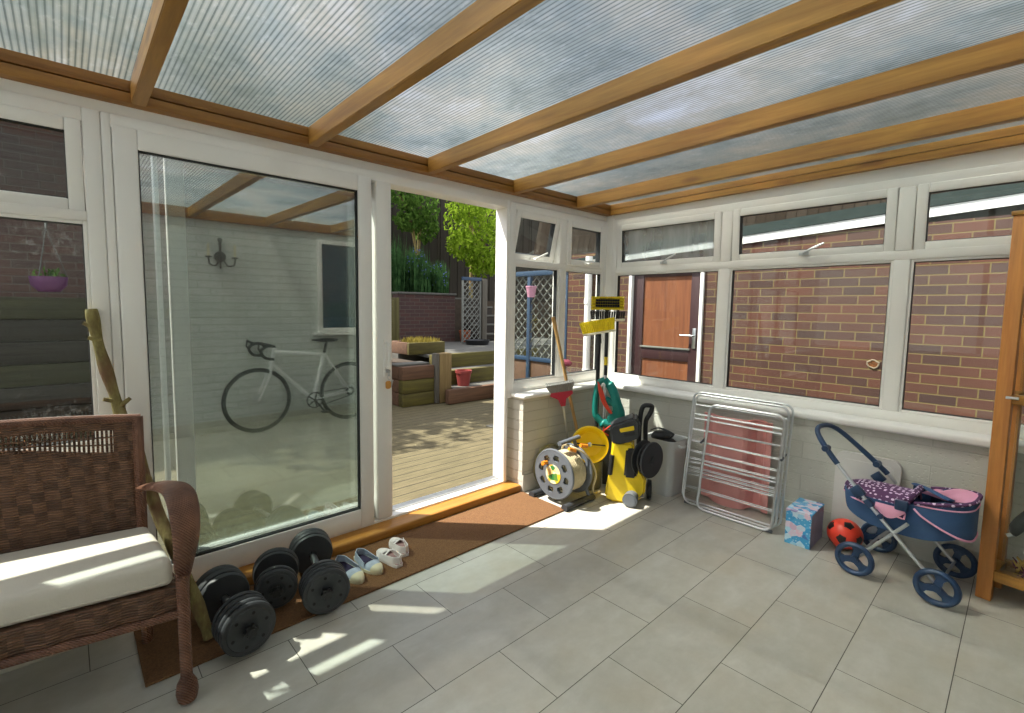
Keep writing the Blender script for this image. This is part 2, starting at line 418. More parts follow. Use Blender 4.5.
# --- ceiling: plate, rafters, roof sheets
ce = struct('ceiling')
pl = MB(); pl.box(XL, XF+.03, 2.455, YF+.07, 2.137, 2.175, .003); pl.box(XL, XF+.03, 2.462, YF+.07, 2.182, 2.225, .003)
pl.build('wall_plate', M['pine_x'], ce)
def rafter(x, w_, y1=2.462, dz=0):
    r = MB(); prof = []
    ys = [YH+.05, y1]
    v = []
    for x_ in (x, x+w_):
        for y_ in ys:
            for h in (0, .088): v.append(r.bm.verts.new((x_, y_, zr(y_)+h+dz)))
    for q in ((0, 1, 3, 2), (4, 6, 7, 5), (0, 4, 5, 1), (2, 3, 7, 6), (0, 2, 6, 4), (1, 5, 7, 3)): r.bm.faces.new([v[i] for i in q])
    bmesh.ops.bevel(r.bm, geom=r.bm.edges[:], offset=.003, segments=2, affect='EDGES')
    return r.build('rafter', M['pine'], ce)
RX = [-2.62, -1.90, -1.185, -.47, .240, .948, 1.657, 2.370, 3.067]
for x in RX: rafter(x, .05)
# doubled wall beam on the passage side
bb = MB()
for z0, z1, xa in ((.0, .040, XF-.03), (.046, .088, XF-.022)):
    v = []
    for x_ in (xa, XF+.06):
        for y_ in (YH+.05, 2.47):
            for h in (z0, z1): v.append(bb.bm.verts.new((x_, y_, zr(y_)+h+.002)))
    for q in ((0, 1, 3, 2), (4, 6, 7, 5), (0, 4, 5, 1), (2, 3, 7, 6), (0, 2, 6, 4), (1, 5, 7, 3)): bb.bm.faces.new([v[i] for i in q])
bb.build('wall_beam', M['pine'], ce)
hb = MB().box(XL, XF, YH, YH+.05, zr(YH)-.01, zr(YH)+.09, .003).build('house_ledger', M['pine_x'], ce)
ex = RX + [XF+.02]
for i in range(len(ex)-1):
    a, b = ex[i]+.012, ex[i+1]+.038
    if i == len(ex)-2: b = XF+.07
    s = MB(); v = []
    for x_ in (a, b):
        for y_ in (YH, 2.70):
            for h in (.089, .105): v.append(s.bm.verts.new((x_, y_, zr(y_)+h)))
    for q in ((0, 1, 3, 2), (4, 6, 7, 5), (0, 4, 5, 1), (2, 3, 7, 6), (0, 2, 6, 4), (1, 5, 7, 3)):
        f = s.bm.faces.new([v[i] for i in q])
    so = s.build('roof_panel', [M['poly'], M['poly_top']], ce, smooth=0)
    for p in so.data.polygons: p.material_index = 0 if p.normal.z < -.5 else 1

# --- window frames
def WA(b, u0, u1, d0, d1, z0, z1, bev=.006): b.box(u0, u1, YF+d0, YF+d1, z0, z1, bev)
def WB(b, u0, u1, d0, d1, z0, z1, bev=.006): b.box(XF+d0, XF+d1, u0, u1, z0, z1, bev)
def rectframe(b, W_, u0, u1, z0, z1, w_, d0, d1, bev=.006, wb=None):
    wb = wb or w_
    W_(b, u0, u0+w_, d0, d1, z0, z1, bev); W_(b, u1-w_, u1, d0, d1, z0, z1, bev)
    W_(b, u0+w_*.98, u1-w_*.98, d0, d1, z0, z0+wb, bev); W_(b, u0+w_*.98, u1-w_*.98, d0, d1, z1-w_, z1, bev)
def window(name, W_, u0, u1, mulls, zs, z_tr, z_top, opens, gmat, fw=.055, handle_side=1, smat=None):
    """One frame with mullions, a transom, fixed lower panes and a top-hung sash over each."""
    root = struct(name)
    f = MB(); rectframe(f, W_, u0, u1, zs, z_top, fw, 0, .07); W_(f, u0, u1, .003, .067, .68, zs+.02)
    ed = [u0+fw] + [m for ab in mulls for m in ab] + [u1-fw]
    f.build('frame', M['upvc'], root)
    tr = MB(); W_(tr, u0+fw*.98, u1-fw*.98, .001, .069, z_tr[0], z_tr[1]); tr.build('transom', M['upvc'], root)
    for a, b in mulls:
        m = MB(); W_(m, a, b, -.002, .07, zs+fw*.98, z_tr[0]+.001); W_(m, a, b, -.002, .07, z_tr[1]-.001, z_top-fw*.98); m.build('mullion', M['upvc'], root)
    for i in range(len(ed)//2):
        a, b = ed[2*i], ed[2*i+1]
        bd = MB(); rectframe(bd, W_, a, b, zs+fw, z_tr[0], .014, .008, .05, .004); bd.build('glazing_bead', M['upvc'], root)
        ga = MB(); rectframe(ga, W_, a+.013, b-.013, zs+fw+.013, z_tr[0]-.013, .004, .012, .045, 0); ga.build('gasket_edge', M['gasket'], root)
        g = MB(); W_(g, a+.012, b-.012, .022, .034, zs+fw+.012, z_tr[0]-.012, 0); g.build('glass_pane', gmat, root)
        ang = opens[i]
        zt, zb = z_top-fw+.004, z_tr[1]-.006
        def rot(b_):
            if not ang: return b_
            if W_ is WA: b_.tf(Matrix.Translation((0, YF, zt)) @ Matrix.Rotation(R(ang), 4, 'X') @ Matrix.Translation((0, -YF, -zt)))
            else: b_.tf(Matrix.Translation((XF, 0, zt)) @ Matrix.Rotation(R(-ang), 4, 'Y') @ Matrix.Translation((-XF, 0, -zt)))
            return b_
        s = MB(); rectframe(s, W_, a+.003, b-.003, zb, zt, .05, -.012, .045, .008); so = rot(s).build('sash', M['upvc'], root)
        ga = MB(); rectframe(ga, W_, a+.051, b-.051, zb+.048, zt-.048, .004, -.006, .04, 0); rot(ga).build('gasket_edge', M['gasket'], so)
        g = MB(); W_(g, a+.05, b-.05, .008, .02, zb+.05, zt-.05, 0); rot(g).build('glass_pane', smat[i] if smat else gmat, so)
        h = MB(); c = (a+b)/2; dn = handle_side
        W_(h, c-.028, c+.028, -.024, -.011, zb+.014, zb+.034, .004)
        d0 = -.036
        pt = lambda u, d, z: (u, YF+d, z) if W_ is WA else (XF+d, u, z)
        h.cyl(pt(c, -.012, zb+.024), pt(c, -.045, zb+.024), .008, n=10)
        up = .05 if ang else .004
        h.tube(bez([pt(c, -.045, zb+.024), pt(c+dn*.05, -.05, zb+.026+up*.5), pt(c+dn*.115, -.048, zb+.03+up)], 5), [.008]*8+[.007]*3, 8)
        rot(h).build('handle', M['alu'] if W_ is WB else M['upvc'], so)
    return root
window('window_1', WA, -1.75, .142, [(-.84, -.775)], .715, (1.662, 1.70), 2.095, [0, 5], M['glass_dirty'], .056, 1, [M['glass_speck'], M['glass_speck']])
window('window_2', WA, 2.385, XF, [(2.925, 3.005)], .735, (1.652, 1.692), 2.09, [13, 0], M['glass'], .055)
window('window_3', WB, -.48, 2.455, [(.470, .545), (1.452, 1.525)], .722, (1.640, 1.692), 2.095, [4, 3, 2.5], M['glass'], .052, -1, [M['glass'], M['glass'], M['glass_frost']])
we = struct('window_added'); b = MB()  # unseen end glazing, added to bring more sky light into the room
for y0, y1 in ((YH, YH+.06), (.43, .50), (1.44, 1.51), (YF+.01, YF+.075)): b.box(XL-.07, XL, y0, y1, .70, 2.3, .005)
for z0, z1 in ((.70, .76), (2.04, 2.3)): b.box(XL-.068, XL-.002, YH, YF+.07, z0, z1, .005)
b.build('frame', M['upvc'], we)
for y0, y1 in ((YH+.05, .44), (.49, 1.45), (1.5, YF+.02)): MB().box(XL-.04, XL-.03, y0, y1, .75, 2.05).build('glass_pane', M['glass'], we)
post = MB().box(XF-.004, XF+.09, 2.44, YF+.09, .69, 2.2, .006).build('trim_7', M['upvc']); recentre(post); tag(post, kind='structure')
sbox('trim_8', (XL, -1.75, YF, YF+.07, .72, 2.1), M['upvc'])

# --- sliding door
dr = struct('door_1')
DR = 2.384
f = MB()
WA(f, .143, .174, 0, .12, .056, 2.095); WA(f, 2.352, 2.384, 0, .12, .056, 2.095); WA(f, .172, 2.354, 0, .12, 2.04, 2.095); WA(f, .172, 2.354, 0, .12, .045, .07)
f.build('frame', M['upvc'], dr)
tk = MB()
for d in (.06, .075, .09, .105): WA(tk, .18, 2.352, d, d+.006, .069, .082, .001)
tk.build('track', M['alu'], dr)
fx = MB(); rectframe(fx, WA, .176, 1.31, .062, 2.052, .083, -.006, .05, .008, .11)
fxo = fx.build('fixed_sash', M['upvc'], dr)
g = MB(); WA(g, .262, 1.222, .016, .030, .178, 1.966, 0); g.build('glass_pane', M['glass_slide'], fxo)
ga = MB(); rectframe(ga, WA, .256, 1.229, .170, 1.972, .007, .002, .03, 0); ga.build('gasket_edge', M['gasket'], fxo)
sl = MB(); rectframe(sl, WA, .358, 1.432, .075, 2.045, .07, .058, .108, .008, .10)
slo = sl.build('sliding_sash', M['upvc'], dr)
g = MB(); WA(g, .42, 1.337, .078, .090, .17, 1.95, 0); g.build('glass_pane', M['glass_slide2'], slo)
st = MB(); WA(st, .312, .330, .050, .100, .08, 2.04, .003); st.build('closing_strip', M['alu'], dr)
ib = MB(); WA(ib, 1.338, 1.432, -.004, .06, .075, 2.045, .006); ib.build('interlock_stile', M['upvc'], slo)
hd = MB(); WA(hd, 1.372, 1.398, -.018, -.003, .93, 1.15, .006)
hd.tube(bez([(1.385, YF-.018, 1.13), (1.385, YF-.05, 1.115), (1.385, YF-.05, 1.0), (1.385, YF-.018, .985)], 6), .008, 8)
hd.build('handle', M['upvc'], slo, label='white pull handle')
lk = MB(); lk.cyl((1.392, YF-.004, .965), (1.392, YF-.024, .965), .011, n=12); lk.build('lock_barrel', M['steel'], slo)
# pane standing beyond the gap between the stiles and the inner jamb

# ================================================================== things in the room
# ------------------------------------------------------------------ wicker bench
def wicker_mat(name, a, b, bw=.05, bh=.03):
    t = NT(name); tc = t.n('ShaderNodeTexCoord'); sp = t.n('ShaderNodeSeparateXYZ'); t.l(tc.outputs['Object'], sp.inputs[0])
    cb = t.n('ShaderNodeCombineXYZ')
    t.l(t.math('ADD', t.math('ADD', sp.outputs[0], sp.outputs[1]), 8), cb.inputs[0]); t.l(t.math('ADD', sp.outputs[2], 3), cb.inputs[1])
    sc = t.n('ShaderNodeVectorMath', operation='MULTIPLY'); t.l(cb.outputs[0], sc.inputs[0]); sc.inputs[1].default_value = (1/.037, 1/.036, 1)
    ck = t.n('ShaderNodeTexChecker'); t.l(sc.outputs[0], ck.inputs['Vector']); ck.inputs['Scale'].default_value = 1
    wv = t.n('ShaderNodeTexWave', wave_type='BANDS', bands_direction='Y'); t.l(cb.outputs[0], wv.inputs['Vector']); wv.inputs['Scale'].default_value = 35; wv.inputs['Distortion'].default_value = 1.2; wv.inputs['Detail'].default_value = 2; wv.inputs['Detail Scale'].default_value = 3
    wx = t.n('ShaderNodeTexWave', wave_type='BANDS', bands_direction='X'); t.l(cb.outputs[0], wx.inputs['Vector']); wx.inputs['Scale'].default_value = 8.49; wx.inputs['Distortion'].default_value = .6
    f = t.noise(t.coord((3, 3, 60)), 6, 4); f2 = t.noise(t.coord(), 9, 3)
    col = t.ramp(f, [(.3, b), (.7, a)])
    ckf = t.math('MULTIPLY', ck.outputs['Fac'], t.ramp(f2, [(.25, (.1, .1, .1, 1)), (.75, (.8, .8, .8, 1))]))
    col = t.mix(ckf, col, lin('#3d271c'))
    col = t.mix(t.math('MULTIPLY', t.math('SUBTRACT', 1, wv.outputs['Fac']), .6), col, lin('#2a1a12'))
    h = t.math('ADD', t.math('MULTIPLY', wv.outputs['Fac'], .7), t.math('MULTIPLY', wx.outputs['Fac'], .5))
    return t.done(t.bsdf(col, .45, 0, t.bump(h, .9, .006)))
M['wick'] = wicker_mat('brown_woven_wicker', '#9c7356', '#5d3d2d', .085, .034)
def wrap_mat():
    t = NT('wrapped_cane'); v = t.coord()
    wv = t.n('ShaderNodeTexWave', wave_type='BANDS', bands_direction='DIAGONAL'); t.l(v, wv.inputs['Vector']); wv.inputs['Scale'].default_value = 60; wv.inputs['Distortion'].default_value = .6
    f = t.noise(v, 14, 4)
    col = t.ramp(f, [(.3, '#5b382b'), (.7, '#94674f')]); col = t.mix(t.math('MULTIPLY', wv.outputs['Fac'], .45), col, lin('#3a2219'))
    return t.done(t.bsdf(col, .42, 0, t.bump(wv.outputs['Fac'], .6, .004)))
M['wrap'] = wrap_mat()
M['canvas'] = plain('cream_canvas', '#cfc8bb', .85, var=.05, scale=4, bump=.25, bscale=160)

bench = thing('wicker_bench', 'brown woven wicker bench with curved arms standing by the front window', 'bench', (.252, 1.81, 0), R(-8.2))
LB = 1.16
b = MB()
b.sheet(lambda u, v: (-LB+LB*u, .004+.006*math.sin(u*60), .318+.09*v), 60, 4, .012)
b.sheet(lambda u, v: (.0-.10*u, .01+.40*u, .318+.09*v), 20, 4, .012)
b.sheet(lambda u, v: (-LB+.10*u, .01+.40*u, .318+.09*v), 20, 4, .012)
b.sheet(lambda u, v: (-LB+.10+(LB-.20)*u, .41, .318+.09*v), 20, 4, .012)
b.build('apron', M['wick'], bench, local=True)
b = MB(); b.tube([(-LB, 0, .318), (0, 0, .318)], .013, 10); b.tube([(0, 0, .318), (-.10, .41, .318)], .013, 10); b.tube([(-LB, 0, .318), (-LB+.1, .41, .318)], .013, 10)
b.build('apron_binding', M['wrap'], bench, local=True)
b = MB(); b.prism([(-LB+.005, .005), (-.005, .005), (-.102, .408), (-LB+.102, .408)], .388, .410, lambda u, v, a: (u, v, a)); b.build('seat', M['wick'], bench, local=True)
# back: solid weave, an open band of upright canes, a wrapped crest rail
bx0, bx1 = -LB+.12, -.125
def crest(x): s_ = (x-bx0)/(bx1-bx0); return .898+.022*math.sin(math.pi*min(1, max(0, s_)))
def bky(z): return .40+.05*(z-.4)/.5
def bandlo(x): s_ = (x-bx0)/(bx1-bx0); return .775-.05*math.cos(2*math.pi*s_)*.6+.03
b = MB()
b.sheet(lambda u, v: (bx0+(bx1-bx0)*u, bky(.33+(bandlo(bx0+(bx1-bx0)*u)-.33)*v)+.004*math.sin(u*90), .33+(bandlo(bx0+(bx1-bx0)*u)-.33)*v), 60, 24, .014)
b.sheet(lambda u, v: (bx1-.075+.075*u, bky(.75+.16*v), .75+.16*v), 6, 10, .014)
b.sheet(lambda u, v: (bx0+.075*u, bky(.75+.16*v), .75+.16*v), 6, 10, .014)
b.sheet(lambda u, v: (bx0+(bx1-bx0)*u, bky(.89), crest(bx0+(bx1-bx0)*u)-.042+.04*v), 50, 3, .014)
b.build('backrest', M['wick'], bench, local=True)
b = MB(); k = 58
for i in range(k):
    x = bx0+.075+(bx1-bx0-.15)*(i+.5)/k
    b.tube([(x, bky(.74)+.007, bandlo(x)-.012), (x, bky(.88)+.007, crest(x)-.03)], .0042, 6)
for zz in (.33, .66):
    b.tube([(bx0+.07+(bx1-bx0-.14)*i/24, bky(.8)+.001, bandlo(bx0+.07+(bx1-bx0-.14)*i/24)*(1-zz)+(crest(bx0)-.03)*zz) for i in range(25)], .003, 6)
b.build('backrest_lattice', M['wick'], bench, local=True)
b = MB(); b.tube([(bx0-.01+(bx1-bx0+.02)*i/30, bky(.92)+.007, crest(bx0+(bx1-bx0)*i/30)) for i in range(31)], .016, 10); b.build('crest_rail', M['wrap'], bench, local=True)
for xs, sg in ((bx1, 1), (bx0, -1)):
    b = MB(); b.tube([(xs, .415, .0108), (xs, .41, .40), (xs, bky(.91)+.008, .905)], .019, 10); b.build('back_post', M['wrap'], bench, local=True)
    fxp = 0 if sg > 0 else -LB
    b = MB(); b.lathe([(.014, 0), (.028, .012), (.034, .04), (.030, .07), (.018, .095), (.019, .30), (.020, .45)], (fxp, 0, 0), n=18); b.build('leg', M['wrap'], bench, local=True)
    pts = bez([(xs, .395, .640), (xs+sg*.03, .32, .664), (xs+sg*.08, .20, .696), (fxp-sg*.004, .085, .708), (fxp+sg*.012, .02, .672), (fxp+sg*.016, -.012, .59), (fxp+sg*.006, -.004, .49), (fxp, 0, .41)], 7)
    n_ = len(pts); rr = []
    for i in range(n_):
        s_ = i/(n_-1); rr.append(.015+.031*max(0, math.sin(math.pi*min(1, s_*1.02)))**.8 if s_ < .97 else .018)
    b = MB(); b.tube(pts, rr, 12, flat=(1, .38)); b.build('arm', M['wrap'], bench, local=True)
cu = MB()
poly = [(-LB+.03, .012), (-.022, .012), (-.105, .385), (-LB+.105, .385)]
cu.prism(poly, .411, .497, lambda u, v, a: (u, v, a))
bmesh.ops.subdivide_edges(cu.bm, edges=[e for e in cu.bm.edges if (e.verts[0].co-e.verts[1].co).length > .2], cuts=6, use_grid_fill=True)
bmesh.ops.bevel(cu.bm, geom=[e for e in cu.bm.edges if e.calc_face_angle(0) > .5], offset=.03, segments=4, affect='EDGES', profile=.6)
for v in cu.bm.verts:
    if v.co.z > .45: v.co.z += .008*math.sin(math.pi*min(1, max(0, v.co.y/.39)))
cush = thing('bench_cushion', 'cream canvas seat cushion lying on the wicker bench', 'cushion', (.252, 1.81, .41), R(-8.2))
for v in cu.bm.verts: v.co.z -= .41
cu.build('cover', M['canvas'], cush, local=True, smooth=60)
pp = MB(); ins = lambda u, v: (u, v, .020)
pp.tube([ins(-LB+.031, .028), ins(-LB+.05, .0125), ins(-.05, .0125), ins(-.026, .028), ins(-.106, .36), ins(-.125, .385), ins(-LB+.125, .385), ins(-LB+.106, .36)], .0028, 6, closed=True)
pp.build('piping', M['canvas'], cush, local=True)

# ------------------------------------------------------------------ branch
def bark():
    t = NT('mossy_bark'); v = t.coord((1, 1, .35)); f = t.noise(v, 28, 5, .65); f2 = t.noise(t.coord(), 7, 3)
    col = t.ramp(f, [(.3, '#5b4a2c'), (.55, '#857a48'), (.75, '#a39c70')]); col = t.mix(t.ramp(f2, [(.45, (0, 0, 0, 1)), (.65, (1, 1, 1, 1))]), col, lin('#6f5238'))
    return t.done(t.bsdf(col, .85, 0, t.bump(f, .6, .006)))
M['bark'] = bark()
br_ = thing('tree_branch', 'mossy forked branch leaning behind the wicker bench', 'branch', (.37, 2.085, .012))
b = MB(); pts = bez([(.372, 2.085, .022), (.335, 2.13, .18), (.285, 2.20, .37), (.232, 2.29, .56), (.17, 2.375, .80), (.135, 2.42, .98), (.10, 2.455, 1.16), (.082, 2.474, 1.315)], 6)
b.tube(pts, [.023-.003*math.sin(i*.9)-.003*i/len(pts) for i in range(len(pts))], 12); b.build('stem', M['bark'], br_)
b = MB(); b.tube(bez([(.287, 2.20, .375), (.258, 2.25, .43), (.235, 2.305, .52), (.215, 2.345, .66), (.195, 2.37, .80)], 5), .016, 10); b.build('fork', M['bark'], br_)
for p, q in (((.093, 2.46, 1.24), (.055, 2.465, 1.262)), ((.105, 2.45, 1.19), (.066, 2.452, 1.205)), ((.142, 2.41, .95), (.10, 2.40, .965)), ((.15, 2.40, .93), (.185, 2.40, .96))):
    b = MB(); b.tube([p, q], [.011, .007], 8); b.build('twig_stub', M['bark'], br_)

# ------------------------------------------------------------------ door mat
def coir():
    t = NT('rust_coir'); v = t.coord(); f = t.noise(v, 140, 3, .8); f2 = t.noise(v, 3, 3)
    col = t.ramp(f, [(.3, '#54371f'), (.7, '#86603a')]); col = t.mix(t.math('MULTIPLY', f2, .3), col, lin('#6b4a2c'))
    return t.done(t.bsdf(col, .95, 0, t.bump(f, .7, .006)))
M['coir'] = coir()
o = MB().box(.152, 2.428, 1.972, YW-.004, .0005, .010, .002, 1).build('door_mat', M['coir']); tag(o, 'long rust brown coir mat lying along the sliding door', 'mat')

# ------------------------------------------------------------------ dumbbells
M['plate'] = plain('matt_black_vinyl', '#34373a', .5, var=.1, scale=20, bump=.05)
M['hole'] = plain('hole_dark', '#0b0b0c', .8)
def dumbbell(label, near, far, plates, rz_spin):
    n0, f0 = Vector((*near, 0)), Vector((*far, 0)); d = f0-n0; L = d.length
    rmax = max(r for r, t in plates[0]+plates[1])
    root = thing('dumbbell', label, 'dumbbell', (*(n0+d/2).xy, .0108), math.atan2(d.y, d.x)-math.pi/2, 'adjustable dumbbells on the mat')
    zc = rmax
    b = MB(); b.cyl((0, -L/2-.012, zc), (0, L/2+.012, zc), .013, n=16); b.cyl((0, -L/2+.12, zc), (0, L/2-.12, zc), .0165, n=16); b.build('handle_bar', M['steel'], root, local=True)
    for sg, pls in ((-1, plates[0]), (1, plates[1])):
        y = sg*(L/2)
        for r, t in pls:
            b = MB(); ax = (0, -sg, 0)
            b.lathe([(.016, .002), (r*.42, .002), (r*.45, 0), (r*.80, 0), (r*.83, .003), (r*.95, .003), (r, .008), (r, t-.009), (r*.955, t-.002), (.016, t-.002)], (0, y, zc), ax, 40, cap=False)
            if r is pls[0][0]:
                b.mi = 1
                for k in range(6):
                    a = rz_spin+k*math.pi/3; b.cyl((r*.64*math.cos(a), y+sg*.0006, zc+r*.64*math.sin(a)), (r*.64*math.cos(a), y-sg*.006, zc+r*.64*math.sin(a)), .0065, n=12)
            b.build('weight_plate', [M['plate'], M['hole']], root, local=True)
            y -= sg*(t+.0015)
        c = MB(); yy = sg*(L/2)
        star = []
        for k in range(24):
            rad = .026 if k % 4 < 2 else .019; a = 2*math.pi*k/24; star.append((rad*math.cos(a), rad*math.sin(a)))
        c.prism(star, yy+sg*.001, yy+sg*.016, lambda u, v, a: (u, a, v+zc)); c.cyl((0, yy+sg*.016, zc), (0, yy+sg*.021, zc), .012, n=14)
        c.build('star_collar', M['black_pl'], root, local=True)
    return root
P4 = [(.100, .030), (.100, .028), (.100, .028), (.102, .024)]
P3 = [(.101, .032), (.101, .032), (.098, .026)]
dumbbell('large black dumbbell beside the bench leg with the thickest plate stack', (.470, 1.885), (.440, 2.265), (P4, [(.104, .035), (.104, .035), (.1, .03)]), .3)
dumbbell('black dumbbell resting between the two larger dumbbells', (.630, 2.092), (.690, 2.285), ([(.086, .03), (.088, .026)], [(.100, .034), (.097, .022)]), .1)
dumbbell('black dumbbell beside the denim slip-on shoes', (.787, 1.932), (.880, 2.372), ([(.1, .026), (.1, .024), (.1, .024), (.102, .022)], P3), .6)

# ------------------------------------------------------------------ shoes
M['denim'] = plain('pale_denim', '#a8b4c4', .85, var=.15, scale=40, bump=.2)
M['lining'] = plain('purple_lining', '#2c2440', .9, var=.3, scale=20)
M['cream_rub'] = plain('cream_rubber', '#d9d1b2', .6, var=.06)
M['white_lea'] = plain('white_leather', '#e6dfdc', .55, var=.04)
M['pink_in'] = plain('rose_insole', '#a88684', .8)
def shoe(label, loc, rz, mats, L=.165, W_=.033, strap=False, grp=None):
    root = thing('shoe', label, 'shoe', (*loc, .0108), rz, grp)      # heel at +y, toe at -y
    def hw(t): return W_*(.80*math.sin(math.pi*min(1, (t*.94+.06)))**.42 + .22*math.exp(-((t-.68)/.2)**2))
    def yy(t): return L/2-L*t
    out = [(hw(t), yy(t)) for t in [i/22 for i in range(23)]]
    loop = [(-x, y) for x, y in out] + [(x, y) for x, y in reversed(out)]
    b = MB(); b.prism([(x*1.08, y*1.03) for x, y in loop], 0, .014, lambda u, v, a: (u, v, a)); bmesh.ops.remove_doubles(b.bm, verts=b.bm.verts[:], dist=.0008); b.build('sole', mats[1], root, local=True)
    op = .62
    hk = lambda t: (.052-.016*t/op) if t < op else .042-.012*(t-op)/(1-op)
    # quarters: wall round the heel
    b = MB()
    def wall(u, v):
        s_ = (u-.5)*2; t = abs(s_)*op; sg = -1 if s_ < 0 else 1
        x = hw(t)*min(1, abs(s_)*6+.0)*sg if abs(s_) < .17 else hw(t)*sg
        return (x*(1-.16*v), yy(t)*(1-.02*v), .012+(hk(t)-.012)*v)
    b.sheet(wall, 44, 5, .004)
    # vamp: dome over the toe
    def vamp(u, v):
        t = op-.02+(1-op+.02)*u; a = math.pi*v
        e = math.sqrt(max(0.0, 1-((t-op)/(1-op))**3)) if t > op else 1
        return (-hw(t)*math.cos(a)*(.93 if 0 < v < 1 else 1), yy(t), .012+(hk(t)-.012)*max(.12, e)*math.sin(a)**.75 if 0 < v < 1 else .012)
    b.sheet(vamp, 12, 14, .004)
    b.build('upper', mats[0], root, local=True, smooth=60)
    b = MB(); k = [(x*.86, y) for x, y in loop if y > yy(op+.1)]
    b.prism(k, .014, .017, lambda u, v, a: (u, v, a)); b.build('insole', mats[2], root, local=True)
    if not strap:
        b = MB(); b.sheet(lambda u, v: ((-hw(.80+.2*u)*math.cos(math.pi*v))*1.04, yy(.80+.2*u)-.004, .010+.030*math.sqrt(max(0, 1-u**2.5))*math.sin(math.pi*v)**.7 if 0 < v < 1 else .010), 8, 14, .003)
        b.build('toe_cap', mats[1], root, local=True, smooth=60)
    else:
        b = MB(); b.tube(bez([(-hw(.42)*.95, yy(.42), .040), (0, yy(.44), .056), (hw(.42)*.95, yy(.42), .040)], 6), .007, 8, flat=(1, .4)); b.build('strap', mats[0], root, local=True)
    return root
den = (M['denim'], M['cream_rub'], M['lining']); whi = (M['white_lea'], M['white_lea'], M['pink_in'])
shoe('pale denim slip-on shoe with cream toe cap, next to the dumbbell', (1.0, 2.172), R(4), den, .235, .047)
shoe('pale denim slip-on shoe with cream toe cap, next to the white shoes', (1.108, 2.178), R(4), den, .225, .046)
shoe('small white strap shoe, the one nearer the denim shoes', (1.218, 2.168), R(182), whi, .205, .042, True)
shoe('small white strap shoe, the one nearer the open doorway', (1.318, 2.236), R(170), whi, .20, .041, True)

# ------------------------------------------------------------------ hose reel
M['hose'] = plain('beige_hose', '#bfb390', .55, var=.1, scale=30)
M['orange_pl'] = plain('orange_plastic', '#e08a1e', .45)
def sticker():
    t = NT('green_yellow_sticker'); v = t.coord(); vo = t.n('ShaderNodeTexVoronoi'); t.l(v, vo.inputs['Vector']); vo.inputs['Scale'].default_value = 26
    col = t.ramp(vo.outputs['Color'], [(.25, '#2f7d3b'), (.45, '#d9c22a'), (.6, '#e2a72a'), (.8, '#e9e4c0')]); 
    return t.done(t.bsdf(col, .4))
M['sticker'] = sticker()
hr = thing('hose_reel', 'grey garden hose reel with beige hose wound on it', 'hose reel', (2.56, 2.11, 0))
HC = Vector((0, 0, .205)); W0 = Vector((2.56, 2.11, 0))
def P_(x, y, z): return W0+Vector((x, y, z))
for xa, nm in ((-.105, 'drum_flange'), (.095, 'drum_flange')):
    b = MB(); r_out, t_ = .168, .016; NA, NR = 144, 18
    V = [[b.bm.verts.new(P_(xa, (.02+(r_out-.02)*j/NR)*math.cos(2*math.pi*i/NA), .205+(.02+(r_out-.02)*j/NR)*math.sin(2*math.pi*i/NA))) for j in range(NR+1)] for i in range(NA)]
    for i in range(NA):
        for j in range(NR):
            rr_ = .02+(r_out-.02)*(j+.5)/NR; ph_ = (2*math.pi*(i+.5)/NA+.2) % (math.pi/4)-math.pi/8
            if ((rr_-.115)/.023)**2+((rr_*ph_)/.026)**2 < 1: continue
            b.bm.faces.new((V[i][j], V[(i+1) % NA][j], V[(i+1) % NA][j+1], V[i][j+1]))
    for v in [v for v in b.bm.verts if not v.link_faces]: b.bm.verts.remove(v)
    bmesh.ops.recalc_face_normals(b.bm, faces=b.bm.faces[:])
    if b.bm.faces[0].normal.x > 0: bmesh.ops.reverse_faces(b.bm, faces=b.bm.faces[:])
    bmesh.ops.solidify(b.bm, geom=b.bm.faces[:], thickness=t_)
    b.torus(P_(xa+t_*.5, 0, .205), (1, 0, 0), r_out-.002, .0095, 56, 8)
    b.build(nm, M['grey_pl'], hr)
b = MB(); b.cyl(P_(-.09, 0, .205), P_(.10, 0, .205), .062, n=32); b.build('drum', M['grey_pl'], hr)
b = MB(); b.cyl(P_(-.108, 0, .205), P_(-.1045, 0, .205), .066, n=36); b.build('sticker', M['sticker'], hr, label='green and yellow round sticker')
b = MB(); b.tube([P_(-.125, .06, .275), P_(-.105, .06, .275)], .012, 12); b.tube([P_(-.15, .06, .275), P_(-.125, .06, .275)], .015, 12); b.build('crank_knob', M['orange_pl'], hr, label='orange crank knob')
pts = []
for lay, rad in enumerate((.078, .093, .108, .123, .137)):
    for k in range(9*20):
        a = 2*math.pi*k/20; x = -.078+.157*(k/180 if lay % 2 == 0 else 1-k/180); pts.append(P_(x, rad*math.cos(a), .205+rad*math.sin(a)))
pts += [P_(.05, .05, .36), P_(.02, -.06, .385), P_(.09, -.13, .33), P_(.16, -.16, .20), P_(.15, -.15, .10), P_(.20, -.12, .03), P_(.30, -.10, .012)]
tail = bez(pts[-8:], 8)
b = MB(); b.tube(pts[:-7]+tail[8:], .0075, 8); b.build('hose', M['hose'], hr)
b = MB()
for y in (-.14, .16):
    b = MB(); b.tube([P_(-.15, y, .022), P_(.16, y, .022)], .026, 12, flat=(1, .82)); b.build('foot_bar', M['dgrey_pl'], hr)
b = MB()
for xa in (.122,):
    b.tube(bez([P_(xa, -.14, .03), P_(xa*.98, -.05, .20), P_(xa*.9, -.02, .36), P_(xa*.85, -.01, .405)], 6), .013, 10)
    b.tube(bez([P_(xa, .16, .03), P_(xa*.98, .06, .20), P_(xa*.9, .0, .36)], 6), .012, 10)
b.build('frame', M['grey_pl'], hr)
b = MB(); b.tube([P_(-.06, -.01, .412), P_(.15, -.01, .425)], .019, 14, flat=(1, .75)); b.build('carry_handle', M['grey_pl'], hr)
